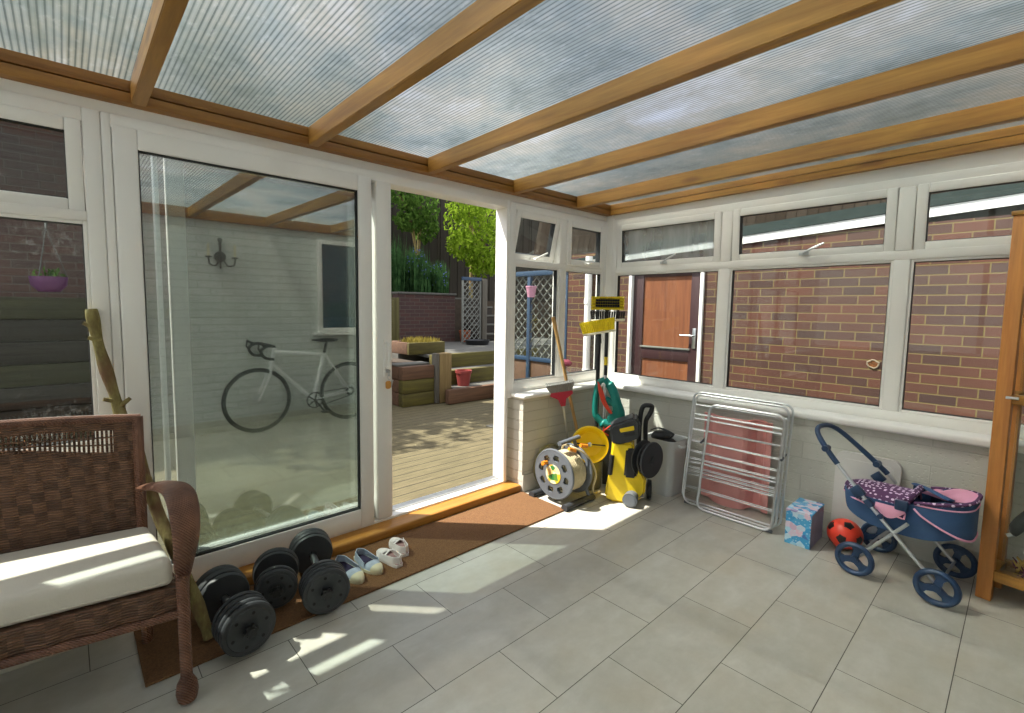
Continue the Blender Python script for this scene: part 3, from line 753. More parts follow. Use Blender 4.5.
b = MB(); b.tube([P_(-.03, -.07, .385), P_(.03, -.08, .36)], .012, 10); b.tube([P_(.07, -.09, .395), P_(.12, -.11, .385)], .014, 10); b.build('connector', M['orange_pl'], hr, label='orange hose connector')

# ------------------------------------------------------------------ hoop against the wall
o = MB().torus((2.685, YW-.022, .165), (0, 1, .06), .15, .008, 48, 8).build('wire_hoop', plain('olive_wire', '#7d7a55', .6)); tag(o, 'thin olive hoop standing against the low wall behind the hose reel', 'hoop')

# ------------------------------------------------------------------ spreader (yellow hopper)
M['olive_pl'] = plain('olive_grey_plastic', '#57574a', .55)
sp_ = thing('garden_spreader', 'round yellow plastic hopper with black cross rod tipped on a dark tub', 'spreader', (2.90, 2.15, 0))
b = MB(); b.lathe([(.085, 0), (.098, .006), (.108, .21), (.112, .215), (.105, .215), (.094, .012), (0, .012)], (2.90, 2.15, 0), n=32); b.build('tub', M['olive_pl'], sp_)
nv = Vector((-.80, -.56, .20)).normalized(); cc = Vector((2.842, 2.098, .345))
b = MB(); b.lathe([(.045, -.085), (.095, -.06), (.124, .0), (.134, .003), (.136, .010), (.126, .012), (.112, .0), (.088, -.050), (.02, -.070), (0, -.072)], cc, nv, 44, cap=False); b.build('hopper', M['yellow_pl'], sp_)
x_, y_, d_ = frame_at(cc, nv)
b = MB(); b.cyl(cc-x_*.118-d_*.004, cc+x_*.118-d_*.004, .005, n=8); b.build('cross_rod', M['black_pl'], sp_)
b = MB(); b.cyl(cc-d_*.07, cc+d_*.006, .007, n=10); b.lathe([(.016, 0), (.016, .008), (.006, .013)], cc, nv, 14); b.build('hub', M['steel'], sp_)

# ------------------------------------------------------------------ pressure washer
pw = thing('pressure_washer', 'yellow and black upright pressure washer with cable drum on its side', 'pressure washer', (2.90, 1.84, 0), R(-58))
def XZ(b, poly, y0, y1, bev=.012):
    n0 = set(b.bm.edges); b.prism(poly, y0, y1, lambda u, v, a: (u, a, v))
    bmesh.ops.bevel(b.bm, geom=[e for e in b.bm.edges if e not in n0], offset=bev, segments=3, affect='EDGES', clamp_overlap=True); return b
b = XZ(MB(), [(-.125, .03), (-.09, .005), (.0, .0), (.10, .02), (.145, .08), (.15, .19), (.07, .25), (.06, .43), (-.085, .43), (-.10, .20)], -.09, .09, .016); b.build('body', M['yellow_pl'], pw, local=True)
b = XZ(MB(), [(.0, .19), (.085, .19), (.085, .36), (.065, .40), (.01, .39)], -.112, -.06, .014); b.build('front_panel', M['black_pl'], pw, local=True)
b = MB(); b.tube([(-.092, -.09, .20), (-.086, -.098, .26), (-.082, -.09, .335)], .02, 12, flat=(1, .8)); b.build('side_grip', M['black_pl'], pw, local=True)
b = XZ(MB(), [(-.108, .517), (-.093, .545), (.06, .612), (.098, .572), (.098, .473), (.01, .425), (-.072, .405), (-.09, .43)], -.10, .085, .018); ho = b.build('head', M['dgrey_pl'], pw, local=True)
b = XZ(MB(), [(-.04, .525), (.055, .555), (.06, .525), (-.03, .50)], -.106, -.095, .003); b.build('badge', M['yellow_pl'], ho, local=True, label='yellow raised badge')
b = XZ(MB(), [(-.01, .495), (.062, .515), (.062, .49), (-.005, .47)], -.104, -.095, .003); b.build('grille', M['black_pl'], ho, local=True)
b = MB(); b.tube(bez([(.092, .02, .40), (.096, .02, .58), (.112, .02, .665), (.150, .02, .678), (.172, .02, .668), (.160, .02, .62), (.135, .02, .56), (.138, .02, .42)], 6), .016, 10); b.build('push_handle', M['black_pl'], pw, local=True)
dd = Vector((.80, -.60, 0)).normalized(); c0 = Vector((.115, -.04, .325))
b = MB(); b.lathe([(.0, 0), (.118, 0), (.122, .006), (.122, .012), (.06, .014), (.06, .07), (.120, .072), (.125, .078), (.121, .086), (.03, .090), (.03, .098), (0, .1)], c0, dd, 44); b.build('cable_drum', M['dgrey_pl'], pw, local=True)
b = MB(); 
for r_ in (.072, .085, .097): b.torus(c0+dd*(.03+.012*(r_*100 % 3)), dd, r_, .008, 36, 8)
b.build('cable', M['rubber'], pw, local=True)
for x in (-.11, .155):
    b = MB(); b.lathe([(.0, 0), (.03, 0), (.05, .006), (.066, .008), (.068, .016), (.068, .030), (.064, .036), (.0, .036)], (x, .06, .068), (1, 0, 0), 30); b.build('wheel', M['black_pl'], pw, local=True)
b = MB(); b.cyl((.06, -.08, .055), (.045, -.155, .05), .045, .05, 20); b.cyl((.045, -.155, .05), (.044, -.16, .05), .038, n=20); b.build('inlet_cap', M['grey_pl'], pw, local=True, label='grey round inlet cap')
b = MB(); b.cyl((.07, -.06, .06), (.13, -.05, .075), .03, n=16); b.build('outlet', M['grey_pl'], pw, local=True)

# ------------------------------------------------------------------ storage bin and bag
def clearpl():
    t = NT('cloudy_clear_plastic'); b = t.bsdf(lin('#f6f7f7'), .35, 0, None); tr = t.n('ShaderNodeBsdfTransparent'); tr.inputs[0].default_value = (.85, .87, .87, 1)
    mx = t.n('ShaderNodeMixShader'); mx.inputs[0].default_value = .60; t.l(tr.outputs[0], mx.inputs[1]); t.l(b.outputs[0], mx.inputs[2]); return t.done(mx)
M['clear'] = clearpl()
sb = thing('storage_bin', 'cloudy clear plastic bin beside the pressure washer', 'bin', (3.265, 1.735, 0))
b = MB(); rings = []
for z, k in ((0, .86), (.01, .88), (.39, 1.0), (.40, 1.05), (.41, 1.05), (.405, .985), (.39, .975), (.012, .855)):
    rings.append([b.bm.verts.new((3.265+u*k, 1.735+v*k, z)) for u, v in rrect(.23, .25, .05, 5)])
b.skin(rings, False, True); b.build('body', M['clear'], sb)
for s_ in (-1, 1): b = MB(); b.tube(bez([(3.265-.06, 1.735+s_*.135, .385), (3.265-.05, 1.735+s_*.155, .37), (3.265+.05, 1.735+s_*.155, .37), (3.265+.06, 1.735+s_*.135, .385)], 5), .008, 8); b.build('handle', M['clear'], sb)
bg = thing('folded_bag', 'folded black bag stuffed in the top of the clear bin', 'bag', (3.265, 1.74, .24))
b = MB()
for i, (dx, dy, z, ry) in enumerate(((0, .02, .29, .1), (-.02, -.02, .36, -.15), (.01, .03, .405, .12))):
    b.ball((3.265+dx, 1.74+dy, z), ( .082), (.92, .98, .5), 20, 12, Euler((ry, ry*.7, i)).to_matrix().to_4x4())
for v in b.bm.verts: v.co += Vector((random.uniform(-1, 1), random.uniform(-1, 1), random.uniform(-1, 1)))*.0035
b.build('fabric', M['rubber'], bg, smooth=70)
b = MB(); b.tube(bez([(3.20, 1.66, .425), (3.19, 1.64, .46), (3.22, 1.76, .475), (3.25, 1.84, .44)], 6), .008, 8, flat=(1.6, .5)); b.build('strap', M['rubber'], bg)
o = MB().box(3.36, 3.405, 1.70, 1.90, .001, .012)
# dark teal tray edge on the far side of the bin is left to the bin rim
o.bm.free()

# ------------------------------------------------------------------ brooms and sticks in the corner
M['bristle_y'] = plain('yellow_bristle', '#f0d21a', .7, var=.2, scale=160, bump=.4, bscale=220)
M['bristle_k'] = plain('black_bristle', '#1c1c1a', .8, var=.3, scale=160)
M['bristle_g'] = plain('grey_bristle', '#8b8a86', .85, var=.25, scale=180, bump=.4, bscale=240)
M['cream_pl'] = plain('cream_plastic', '#e3dcc0', .5)
M['red_pl'] = plain('crimson_plastic', '#b01f3a', .4)
def tufts(b, W_, D, h, nx, ny, z0, r=.007, flare=.15, taper=1.0):
    for i in range(nx):
        for j in range(ny):
            u = (i+.5)/nx-.5; v = (j+.5)/ny-.5
            b.tube([(u*W_, v*D, z0), (u*W_*(1+flare), v*D*(1+flare*2), z0+h)], [r, r*1.15*taper], 6)
pole_dir = R(-55)
# broom with the yellow scrubbing head turned to the room
def broom_root(label, x, y): return thing('broom', label, 'broom', (x, y, 0), pole_dir, 'long brooms standing head-up in the corner')
r1 = broom_root('upturned broom with a yellow and black rectangular scrubbing head, topmost in the corner', 3.275, 2.285)
b = MB(); b.cyl((0, 0, 0), (0, -.0, 1.34), .0125, n=12); b.build('pole', M['black_pl'], r1, local=True)
b = MB(); b.obox((0, -.01, 1.385), (.255, .030, .105), (0, 0, 0), .008); b.build('head', M['yellow_pl'], r1, local=True)
b = MB(); t2 = MB()
for i in range(14):
    for j in range(5):
        u = -.118+.236*i/13; v = 1.341+.088*j/4; edge = i in (0, 1, 12, 13) or j in (0, 4)
        (b if edge else t2).tube([(u, -.022, v), (u*1.03, -.062, v+.003)], .0092, 6)
b.build('bristle_edge', M['bristle_y'], r1, local=True); t2.build('bristle', M['bristle_k'], r1, local=True)
b = MB(); b.cyl((0, 0, 1.325), (0, 0, 1.37), .019, .015, 12); b.build('socket', M['black_pl'], r1, local=True)
r2 = broom_root('upturned broom with black bristles on a cream head, middle one in the corner', 3.165, 2.205)
b = MB(); b.cyl((0, 0, 0), (0, 0, .82), .0125, n=12); b.mi = 1; b.cyl((0, 0, .8202), (0, 0, 1.24), .0130, n=12); b.build('pole', [M['alu'], M['black_pl']], r2, local=True)
b = MB(); b.cyl((0, 0, .90), (0, 0, .965), .0145, n=12); b.build('pole_band', M['yellow_pl'], r2, local=True, label='yellow band round the pole')
b = MB(); b.obox((0, 0, 1.252), (.265, .05, .022), (0, R(-3), 0), .008); b.build('head', M['cream_pl'], r2, local=True)
b = MB(); tufts(b, .255, .046, .060, 15, 3, 1.262, .0072, .06); b.build('bristle', M['bristle_k'], r2, local=True)
r3 = broom_root('upturned broom with long yellow bristles on a tilted cream head, lowest in the corner', 3.035, 2.185)
b = MB(); b.cyl((0, 0, 0), (0, 0, 1.145), .0155, n=12); b.cyl((0, 0, 1.08), (0, 0, 1.15), .02, .017, 12); b.build('pole', M['black_pl'], r3, local=True)
T3 = Matrix.Translation((0, 0, 1.150)) @ Matrix.Rotation(R(-11), 4, 'Y')
b = MB(); b.box(-.118, .125, -.022, .022, 0, .02, .006); b.tf(T3); b.build('head', M['cream_pl'], r3, local=True)
b = MB(); tufts(b, .235, .040, .088, 18, 3, .018, .0092, .12); b.tf(T3); b.build('bristle', M['bristle_y'], r3, local=True)

rb = thing('broom', 'short red broom with grey bristles standing upside down against the window sill', 'broom', (2.93, 2.30, 0), 0)
a0, a1 = Vector((2.93, 2.30, .0)), Vector((2.765, 2.308, .665))
b = MB(); b.cyl(a0, a1, .009, n=10); b.build('pole', M['alu'], rb)
dz = (a1-a0).normalized(); hx = Vector((.64, -.72, .30)); hx = (hx-dz*hx.dot(dz)).normalized(); hy = dz.cross(hx)
def RB(u, v, w_): return a1+hx*u+hy*v+dz*w_
b = MB(); b.prism([(-.017, -.055), (.017, -.055), (.03, 0), (.085, .035), (.085, .062), (-.085, .062), (-.085, .035), (-.03, 0)], -.02, .02, lambda u, v, a: RB(u, a, v)); b.build('head', M['red_pl'], rb)
b = MB()
for i in range(13):
    for j in range(3):
        u = -.077+.154*i/12; v = -.014+.014*j; b.tube([RB(u, v, .060), RB(u*1.3, v*1.8, .125)], [.008, .009], 6)
b.build('bristle', M['bristle_g'], rb)
o = MB(); o.tube(bez([(3.01, 2.23, .001), (2.927, 2.285, .40), (2.835, 2.343, .84), (2.747, 2.40, 1.275)], 6), [.0125]*14+[.013]*3+[.0145]*2, 12); o = o.build('wooden_stick', wood('pale_handle_wood', '#b98b4e', '#d9b67c', 'z', .5, False)); tag(o, 'slim bare wooden handle leaning on the edge of the window sill', 'stick')

# ------------------------------------------------------------------ hedge trimmer
M['teal'] = plain('teal_green_plastic', '#128077', .45, var=.06)
M['teal2'] = plain('dark_teal_plastic', '#0c5b56', .5)
M['red_cable'] = plain('orange_red_cable', '#d8462f', .5)
ht = thing('hedge_trimmer', 'teal green hedge trimmer with red cable standing behind the pressure washer', 'hedge trimmer', (3.04, 2.095, 0), R(-55))
K = .00068
def HT(zx, zy, d=0): return ((zx-335)*K, d, .640+(330-zy)*K)
b = MB(); b.tube(bez([HT(300, 80), HT(350, 130), HT(400, 220), HT(440, 340), HT(480, 450), HT(470, 540)], 6), [.026]*6+[.038]*25, 12, flat=(1, .9)); b.build('housing', M['teal'], ht, local=True)
b = MB(); b.tube(bez([HT(300, 80), HT(240, 120), HT(212, 220), HT(202, 340), HT(208, 480), HT(240, 540)], 6), .021, 12); b.build('front_handle', M['teal'], ht, local=True)
b = MB(); b.tube(bez([HT(215, 490), HT(290, 570), HT(380, 580), HT(475, 530)], 6), [.026]*6+[.038]*13, 12); b.tube(bez([HT(310, 300), HT(370, 330), HT(440, 340)], 5), .030, 10); b.build('guard', M['teal'], ht, local=True)
b = MB(); b.prism([(HT(*q)[0], HT(*q)[2]) for q in ((350, 100), (400, 150), (450, 250), (500, 420), (490, 545), (400, 590), (330, 560), (350, 480), (415, 440), (400, 330), (365, 240), (330, 180))], -.034, .034, lambda u, v, a: (u, a, v)); bmesh.ops.bevel(b.bm, geom=b.bm.edges[:], offset=.010, segments=2, affect='EDGES', clamp_overlap=True); b.build('motor_housing', M['teal'], ht, local=True)
b = MB(); b.prism([(-.028, 0), (.028, 0), (.034, .42), (-.034, .42)], -.008, .008, lambda u, v, a: (u+.01, a, v+.0)); 
b.build('blade', M['dgrey_pl'], ht, local=True)
b = MB()
for k in range(5):
    o_ = k*9; b.tube(bez([HT(232-o_*.2, 105, -.03), HT(245+o_, 210, -.035), HT(290+o_, 340, -.035), HT(370+o_*.6, 450, -.03)], 6), .0055, 8)
for a, c in (((300, 650), (400, 560)), ((300, 640), (250, 700)), ((305, 600), (310, 720)), ((280, 650), (360, 690))): b.tube([HT(*a, -.05), HT(*c, -.06)], .005, 8)
b.build('cable', M['red_cable'], ht, local=True, label='orange red power cable')

# ------------------------------------------------------------------ clothes airer
ai = thing('clothes_airer', 'folded silver wire clothes airer leaning on the painted block wall', 'clothes airer', (3.17, 1.24, 0))
def lean(y0, y1, z0, z1, x0, x1):
    def f(s_, t): return Vector((x0+(x1-x0)*t, y0+(y1-y0)*s_, z0+(z1-z0)*t))
    return f
def loopframe(f, w_, h_, rc, r):
    b = MB(); pts = []
    for u, v in rrect(1, 1, .5, 6):
        su = 1 if u > 0 else -1
    for sx, sy, a0 in ((1, 1, 0), (-1, 1, 90), (-1, -1, 180), (1, -1, 270)):
        for k in range(6):
            a = R(a0+90*k/5); pts.append(f(.5+(sx*(.5-rc/w_)+rc/w_*math.cos(a)), .5+(sy*(.5-rc/h_)+rc/h_*math.sin(a))))
    return b.tube(pts, r, 8, True)
fA = lean(1.555, .93, .02, .765, 3.195, 3.315); fB = lean(1.53, .945, .012, .752, 3.165, 3.290); fC = lean(1.415, .955, .009, .700, 3.125, 3.262)
zs_ = [.115, .205, .228, .25, .287, .31, .36, .43, .51, .585, .615, .68]
for f, w_, h_ in ((fA, .625, .75), (fB, .585, .74)):
    wing = loopframe(f, w_, h_, .05, .0072).build('wing_frame', M['steel'], ai)
    b = MB()
    for z in zs_:
        t = (z-f(0, 0).z)/(f(0, 1).z-f(0, 0).z); b.tube([f(.01, t), f(.99, t)], .0035, 6)
    b.build('rail_wire', M['alu'], wing)
st_ = loopframe(fC, .46, .70, .05, .0095).build('stand_frame', M['steel'], ai)
b = MB()
for z in (.30, .52): 
    t = (z-.009)/.69; b.tube([fC(.01, t), fC(.99, t)], .0055, 8)
b.build('cross_bar', M['alu'], st_)
for y in (1.44, .947):
    b = MB(); b.cyl((3.20, y, .44), (3.28, y, .46), .008, n=10); b.build('pivot', M['grey_pl'], ai)
for y in (1.36, .97, 1.50):
    b = MB(); b.tube([(3.13 if y < 1.45 else 3.17, y-.02, .010), (3.13 if y < 1.45 else 3.17, y+.02, .010)], .0102, 10); b.build('foot_cap', M['grey_pl'], ai)

# ------------------------------------------------------------------ salmon tray
M['salmon'] = plain('salmon_red_plastic', '#e9a39d', .42, var=.07, scale=5)
prof = [(1.50, 3.372), (1.475, 3.368), (1.44, 3.366), (1.425, 3.355), (1.40, 3.338), (1.36, 3.326), (1.31, 3.322), (1.26, 3.324), (1.22, 3.332), (1.195, 3.350), (1.18, 3.385), (1.165, 3.412), (1.13, 3.416), (1.115, 3.408), (1.10, 3.382), (1.085, 3.374), (1.06, 3.372)]
def tray(u, v):
    k = u*(len(prof)-1); i = min(int(k), len(prof)-2); f = k-i
    y, x = prof[i][0]*(1-f)+prof[i+1][0]*f, prof[i][1]*(1-f)+prof[i+1][1]*f
    bulge = max(0, min(1, (3.372-x)/.05)); z0 = .001+.014*(1-bulge)
    return (x+.004*v, y, z0+(.61-z0)*v)
tr_ = thing('plastic_tray', 'salmon red plastic tray standing on end behind the clothes airer', 'tray', (3.37, 1.28, 0))
MB().sheet(tray, 64, 12, .006).build('shell', M['salmon'], tr_, smooth=50)
b = MB(); pr_ = [Vector(tray(i/40, 1)) for i in range(41)]; b.tube([p+Vector((0, 0, .002)) for p in pr_], .007, 8); b.build('rim', M['salmon'], tr_)

# ------------------------------------------------------------------ gift box
def boxmat():
    t = NT('printed_blue_card'); v = t.coord(); vo = t.n('ShaderNodeTexVoronoi'); t.l(v, vo.inputs['Vector']); vo.inputs['Scale'].default_value = 30; vo.inputs['Randomness'].default_value = .9
    col = t.ramp(vo.outputs['Color'], [(.30, '#3f9bd0'), (.5, '#62b5df'), (.62, '#bfe0ee'), (.78, '#eec3d6'), (.86, '#4a74b8')])
    vo2 = t.n('ShaderNodeTexVoronoi'); t.l(v, vo2.inputs['Vector']); vo2.inputs['Scale'].default_value = 60
    col = t.mix(t.ramp(vo2.outputs['Distance'], [(.2, (.5, .5, .5, 1)), (.34, (0, 0, 0, 1))]), col, lin('#d8eef6'))
    return t.done(t.bsdf(col, .4))
M['giftcard'] = boxmat(); M['gift_shade'] = plain('shaded_print_card', '#8f94b2', .5, var=.15, scale=14)  # plain lilac paints the shade on the side that carries the same print
gb = thing('toy_box', 'light blue printed cardboard box on the floor beside the airer', 'box', (3.19, .80, 0))
b = MB(); b.box(3.072, 3.315, .738, .866, .0005, .196, .002, 1); o = b.build('carton', [M['giftcard'], M['gift_shade']], gb, smooth=0)
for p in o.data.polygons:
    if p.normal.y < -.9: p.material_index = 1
b = MB(); b.box(3.070, 3.317, .736, .868, .196, .204, .002, 1); b.build('lid', M['giftcard'], gb, smooth=0)

# ------------------------------------------------------------------ football
def ico_dirs():
    p = (1+5**.5)/2; vs = []
    for a in (-1, 1):
        for b_ in (-p, p): vs += [(0, a, b_), (a, b_, 0), (b_, 0, a)]
    return [Vector(v).normalized() for v in vs]
ic = ico_dirs(); rotE = Euler((.35, .5, .2)).to_matrix()
ic = [rotE @ v for v in ic]
b = MB(); bmesh.ops.create_icosphere(b.bm, subdivisions=6, radius=.085)
for f in b.bm.faces:
    d = f.calc_center_median().normalized(); v = max(ic, key=lambda q: q.dot(d))
    nb = sorted(ic, key=lambda q: -q.dot(v))[1:6]
    f.material_index = 1 if max(d.dot(q) for q in nb) < .655 and d.dot(v) > .75 else 0
bmesh.ops.translate(b.bm, vec=(3.248, .616, .085), verts=b.bm.verts[:])
o = b.build('football', [plain('red_ball', '#e2412c', .4, var=.04), plain('ball_black', '#1b1a1c', .4)], smooth=60); tag(o, 'red and black football resting beside the toy pram', 'ball')

# ------------------------------------------------------------------ white panel
wp = thing('white_panel', 'white plastic panel with rounded corners propped behind the toy pram', 'panel', (3.39, .56, 0))
T = Matrix.Translation((3.394, .565, .0)) @ Matrix.Rotation(R(2.0), 4, 'Y')
M['white_pl'] = plain('white_plastic', '#d9d6d2', .4, var=.03)
b = MB(); b.prism(rrect(.30, .52, .045, 6, 0, .262), -.013, .013, lambda u, v, a: (a, u, v)); bmesh.ops.bevel(b.bm, geom=[e for e in b.bm.edges if e.calc_face_angle(0) > 1], offset=.008, segments=3, affect='EDGES'); b.tf(T); b.build('slab', M['white_pl'], wp)
b = MB(); b.prism(rrect(.24, .44, .03, 6, 0, .262), -.018, -.012, lambda u, v, a: (a, u, v)); b.tf(T); b.build('raised_face', M['white_pl'], wp)

# ------------------------------------------------------------------ toy pram
def dots(name, base, dot, scale, thr=.22):
    t = NT(name); vo = t.n('ShaderNodeTexVoronoi'); t.l(t.coord(), vo.inputs['Vector']); vo.inputs['Scale'].default_value = scale; vo.inputs['Randomness'].default_value = .55
    col = t.mix(t.ramp(vo.outputs['Distance'], [(thr, (1, 1, 1, 1)), (thr+.04, (0, 0, 0, 1))]), lin(base), lin(dot))
    return t.done(t.bsdf(col, .8))
M['dots'] = dots('purple_dotted_fabric', '#4b2751', '#dccbe0', 48, .30)
M['navyfab'] = plain('navy_fabric', '#2a4a72', .8, var=.1, scale=14, bump=.15, bscale=200)
M['pinkfab'] = plain('pink_fabric', '#eda9c6', .75, var=.04)
M['navy_in'] = dots('navy_dotted_lining', '#1b2c47', '#9fb0cc', 46, .12)
pram = thing('toy_pram', 'navy and pink toy doll pram with purple dotted cover and four wheels', 'toy pram', (3.138, .338, 0), R(-4.5))
def PL(x, y, z): return Vector((x, y, z))
for sx in (-1, 1):
    for y in (.160, -.155):
        wroot_x = sx*.200
        b = MB(); b.torus((wroot_x, y, .0865), (1, 0, 0), .072, .0135, 40, 10); wo = b.build('wheel', M['navy'], pram, local=True)
        b = MB(); b.cyl((wroot_x-.016, y, .0865), (wroot_x+.016, y, .0865), .017, n=18)
        for k in range(3):
            a = R(90+120*k+12); ca, sa = math.cos(a), math.sin(a)
            q = [(.006, -.016), (.040, -.014), (.064, -.030), (.068, 0), (.064, .030), (.040, .014), (.006, .016)]
            b.prism([(u*ca-v*sa, u*sa+v*ca) for u, v in q], -.007, .007, lambda u, v, w_: (wroot_x+w_, y+u, .0865+v))
        b.build('spoke_hub', M['navy'], wo, local=True)
for y in (.160, -.155):
    b = MB(); b.cyl((-.205, y, .0865), (.205, y, .0865), .006, n=10); b.build('axle', M['steel'], pram, local=True)
for sx in (-1, 1):
    x = sx*.172
    b = MB(); b.tube([(x+sx*.004, -.150, .090), (x, .175, .435)], .0085, 10); b.build('frame_tube', M['alu'], pram, local=True)
    b = MB(); b.tube([(x+sx*.004, .155, .090), (x, -.03, .335)], .0085, 10); b.build('frame_tube', M['alu'], pram, local=True)
    for bx_ in (((x, .175, .43), (.03, .055, .05), (R(45), 0, 0), .006), ((x, .125, .385), (.026, .04, .03), (R(45), 0, 0), .005), ((x-sx*.004, .0, .415), (.022, .05, .05), (0, 0, 0), .006)):
        b = MB(); b.obox(*bx_); b.build('hinge_clip', M['navy'], pram, local=True)
    b = MB(); b.cyl((x-sx*.012, .075, .335), (x+sx*.012, .075, .335), .012, n=14); b.build('rivet', M['navy'], pram, local=True)
# handle, a U of silver tube with a padded top
hp = bez([(-.172, .175, .44), (-.160, .29, .565), (-.142, .362, .652), (-.11, .392, .692), (-.05, .397, .706), (.02, .375, .703), (.07, .335, .670), (.105, .25, .59), (.130, .14, .485), (.140, .09, .43)], 6)
b = MB(); b.tube(hp, .0085, 10); ho = b.build('push_handle', M['alu'], pram, local=True)
b = MB(); b.tube(hp[9:46], .013, 12); b.build('foam_grip', M['navy'], ho, local=True)
for sl_, q in ((slice(5, 14), hp[9]), (slice(42, 50), hp[46])):
    b = MB(); b.tube(hp[sl_], .0135, 12); b.cyl(q-Vector((.022, 0, 0)), q+Vector((.022, 0, 0)), .016, n=16); b.build('handle_joint', M['navy'], ho, local=True)
# carry basket: an open oval tub, taller at the hood end
def half(y):                    # half width along the length
    t = (y-.015)/.249; return .155*max(0.0, 1-abs(t)**3.2)**.5
def ztop(y): return .408 + (.065*min(1, max(0, (-y+.0)/.14)) if y < 0 else .0)
def zbot(y): t = (y-.015)/.249; return .262+.055*abs(t)**2.5
loop = []
N = 64
for i in range(N):
    a = 2*math.pi*i/N; c, s_ = math.cos(a), math.sin(a); e = .62
    loop.append((.155*math.copysign(abs(c)**e, c), .015+.250*math.copysign(abs(s_)**e, s_)))
def basket(u, v):
    i = u*N; k = int(i) % N; f = i-int(i); x = loop[k][0]*(1-f)+loop[(k+1) % N][0]*f; y = loop[k][1]*(1-f)+loop[(k+1) % N][1]*f
    z = zbot(y)+(ztop(y)-zbot(y))*v; sh = .93+.07*v**.6
    return (x*sh, .015+(y-.015)*(.95+.05*v**.6), z)
b = MB(); b.sheet(basket, N, 6, .005)
b.build('basket', M['navyfab'], pram, local=True, smooth=60)
b = MB(); 
rings = [[b.bm.verts.new(Vector((p[0]*k, .015+(p[1]-.015)*k, zbot(p[1])-(.0 if k > .9 else .012*(1-k))+.002)) ) for p in loop] for k in (.93, .7, .4, .1)]
b.skin(rings, False, False); f = b.bm.faces.new(rings[-1]); b.build('basket_floor', M['navyfab'], pram, local=True)
b = MB(); b.sheet(lambda u, v: (Vector(basket(.52+.46*u, .45+.52*v))*1.0)-Vector((basket(.52+.46*u, .7)[0]*.035, (basket(.52+.46*u, .7)[1]-.015)*.03, 0)), 40, 4, .002)
b.build('lining', M['navy_in'], pram, local=True, smooth=60)
# dotted apron over the handle end
def apron(u, v):
    y = .269-.282*v; t = u*2-1; hx_ = half(min(y, .261))*1.03+.002
    edge = .030*abs(t)**3
    sc = .06*math.sin(math.pi*v)**.5*(abs(t)**5)*(v > .5)
    return (hx_*max(-1, min(1, t*1.0)), y, .410+.032*(1-t*t)*min(1, v*3+.3)-(.055*abs(t)**6)*(.55+.8*max(0, v-.35)))
b = MB(); b.sheet(apron, 30, 24, .004); ao = b.build('apron_cover', M['dots'], pram, local=True, smooth=60)
b = MB(); b.tube([Vector(apron(0, v/24))+Vector((-.003, 0, -.002)) for v in range(25)]+[Vector(apron(u/24, 1)) for u in range(1, 24)]+[Vector(apron(1, v/24))+Vector((.003, 0, -.002)) for v in range(24, -1, -1)], .0045, 6); b.build('pink_piping', M['pinkfab'], ao, local=True, label='pink piping')
b = MB(); b.tube(bez([(-.135, -.012, .428), (-.05, -.02, .448), (.06, -.02, .452), (.135, -.012, .440)], 6), .015, 10); b.build('apron_roll', M['dots'], ao, local=True)
b = MB(); b.sheet(lambda u, v: (-.165-.004*math.sin(math.pi*v), .10-.115*u, .400-(.012+.052*math.sin(math.pi*(.15+.75*u))**1.5)*v), 14, 4, .003); fl_ = b.build('apron_flap', M['pinkfab'], ao, local=True)
# hood end: outer panel with pink piped hem, dotted rim band, pink inner lining
def hood(u, v):
    a = R(182)+R(176)*u; e = .62; c, s_ = math.cos(a), math.sin(a)
    x = .166*math.copysign(abs(c)**e, c); y = -.018+.222*math.copysign(abs(s_)**e, s_)
    hem = .415-.115*math.sin(math.pi*u)**.55; top = .440+.045*math.sin(math.pi*u)**.7
    return (x, y, hem+(top-hem)*v)
b = MB(); b.sheet(hood, 48, 5, .004); hoo = b.build('hood', M['navyfab'], pram, local=True, smooth=60)
b = MB(); b.tube([hood(i/48, 0) for i in range(49)], .005, 6); b.tube([hood(i/48, .80) for i in range(49)], .004, 6); b.build('pink_piping', M['pinkfab'], hoo, local=True, label='pink piping')
b = MB(); b.tube([Vector(hood(i/48, 1)) for i in range(49)], .009, 8, flat=(1, 1)); b.build('rim_band', M['dots'], hoo, local=True)
b = MB(); b.sheet(lambda u, v: Vector(hood(.40+.58*u, 1))*(1-v)+Vector((.115*(1-.15*u), -.02-.10*(1-u), .425-.02*(1-u)))*v + Vector((0, 0, .035*math.sin(math.pi*v)*math.sin(math.pi*min(1, u*1.2)))), 24, 8, .003); b.build('hood_lining', M['pinkfab'], hoo, local=True, smooth=60, label='pink folded-back hood lining')
b = MB(); b.tube(bez([(.135, .015, .452), (.09, -.04, .455), (.04, -.10, .450), (.0, -.15, .447)], 6), .010, 8, flat=(1.8, .5)); b.build('hood_strap', M['navyfab'], hoo, local=True)

# ------------------------------------------------------------------ pine cabinet at the frame edge
rk = thing('pine_cabinet', 'tall orange pine framed glass cabinet by the passage wall', 'cabinet', (3.172, .06, 0))
for x0, y0 in ((3.172, .030), (3.172, -.455), (3.36, .030), (3.36, -.455)):
    b = MB().box(x0-.0, x0+.042, y0, y0+.054, .0, 1.78, .004); b.build('post', M['pine_z'], rk)
for x0 in (3.176, 3.362):
    for z, h in ((.10, .05), (.935, .045), (1.70, .05)):
        b = MB().box(x0, x0+.034, -.402, .031, z, z+h, .004); b.build('rail', M['pine'], rk)
for y0 in (.022, -.445):
    for z in (.105, .94, 1.705):
        b = MB().box(3.213, 3.361, y0, y0+.05, z, z+.04, .003); b.build('end_rail', M['pine'], rk)
b = MB().box(3.165, 3.41, -.462, .09, 1.78, 1.80, .004); b.build('top_board', M['pine'], rk)
b = MB().box(3.205, 3.365, -.39, .02, .112, .124, .002); b.build('base_shelf', M['pine'], rk)
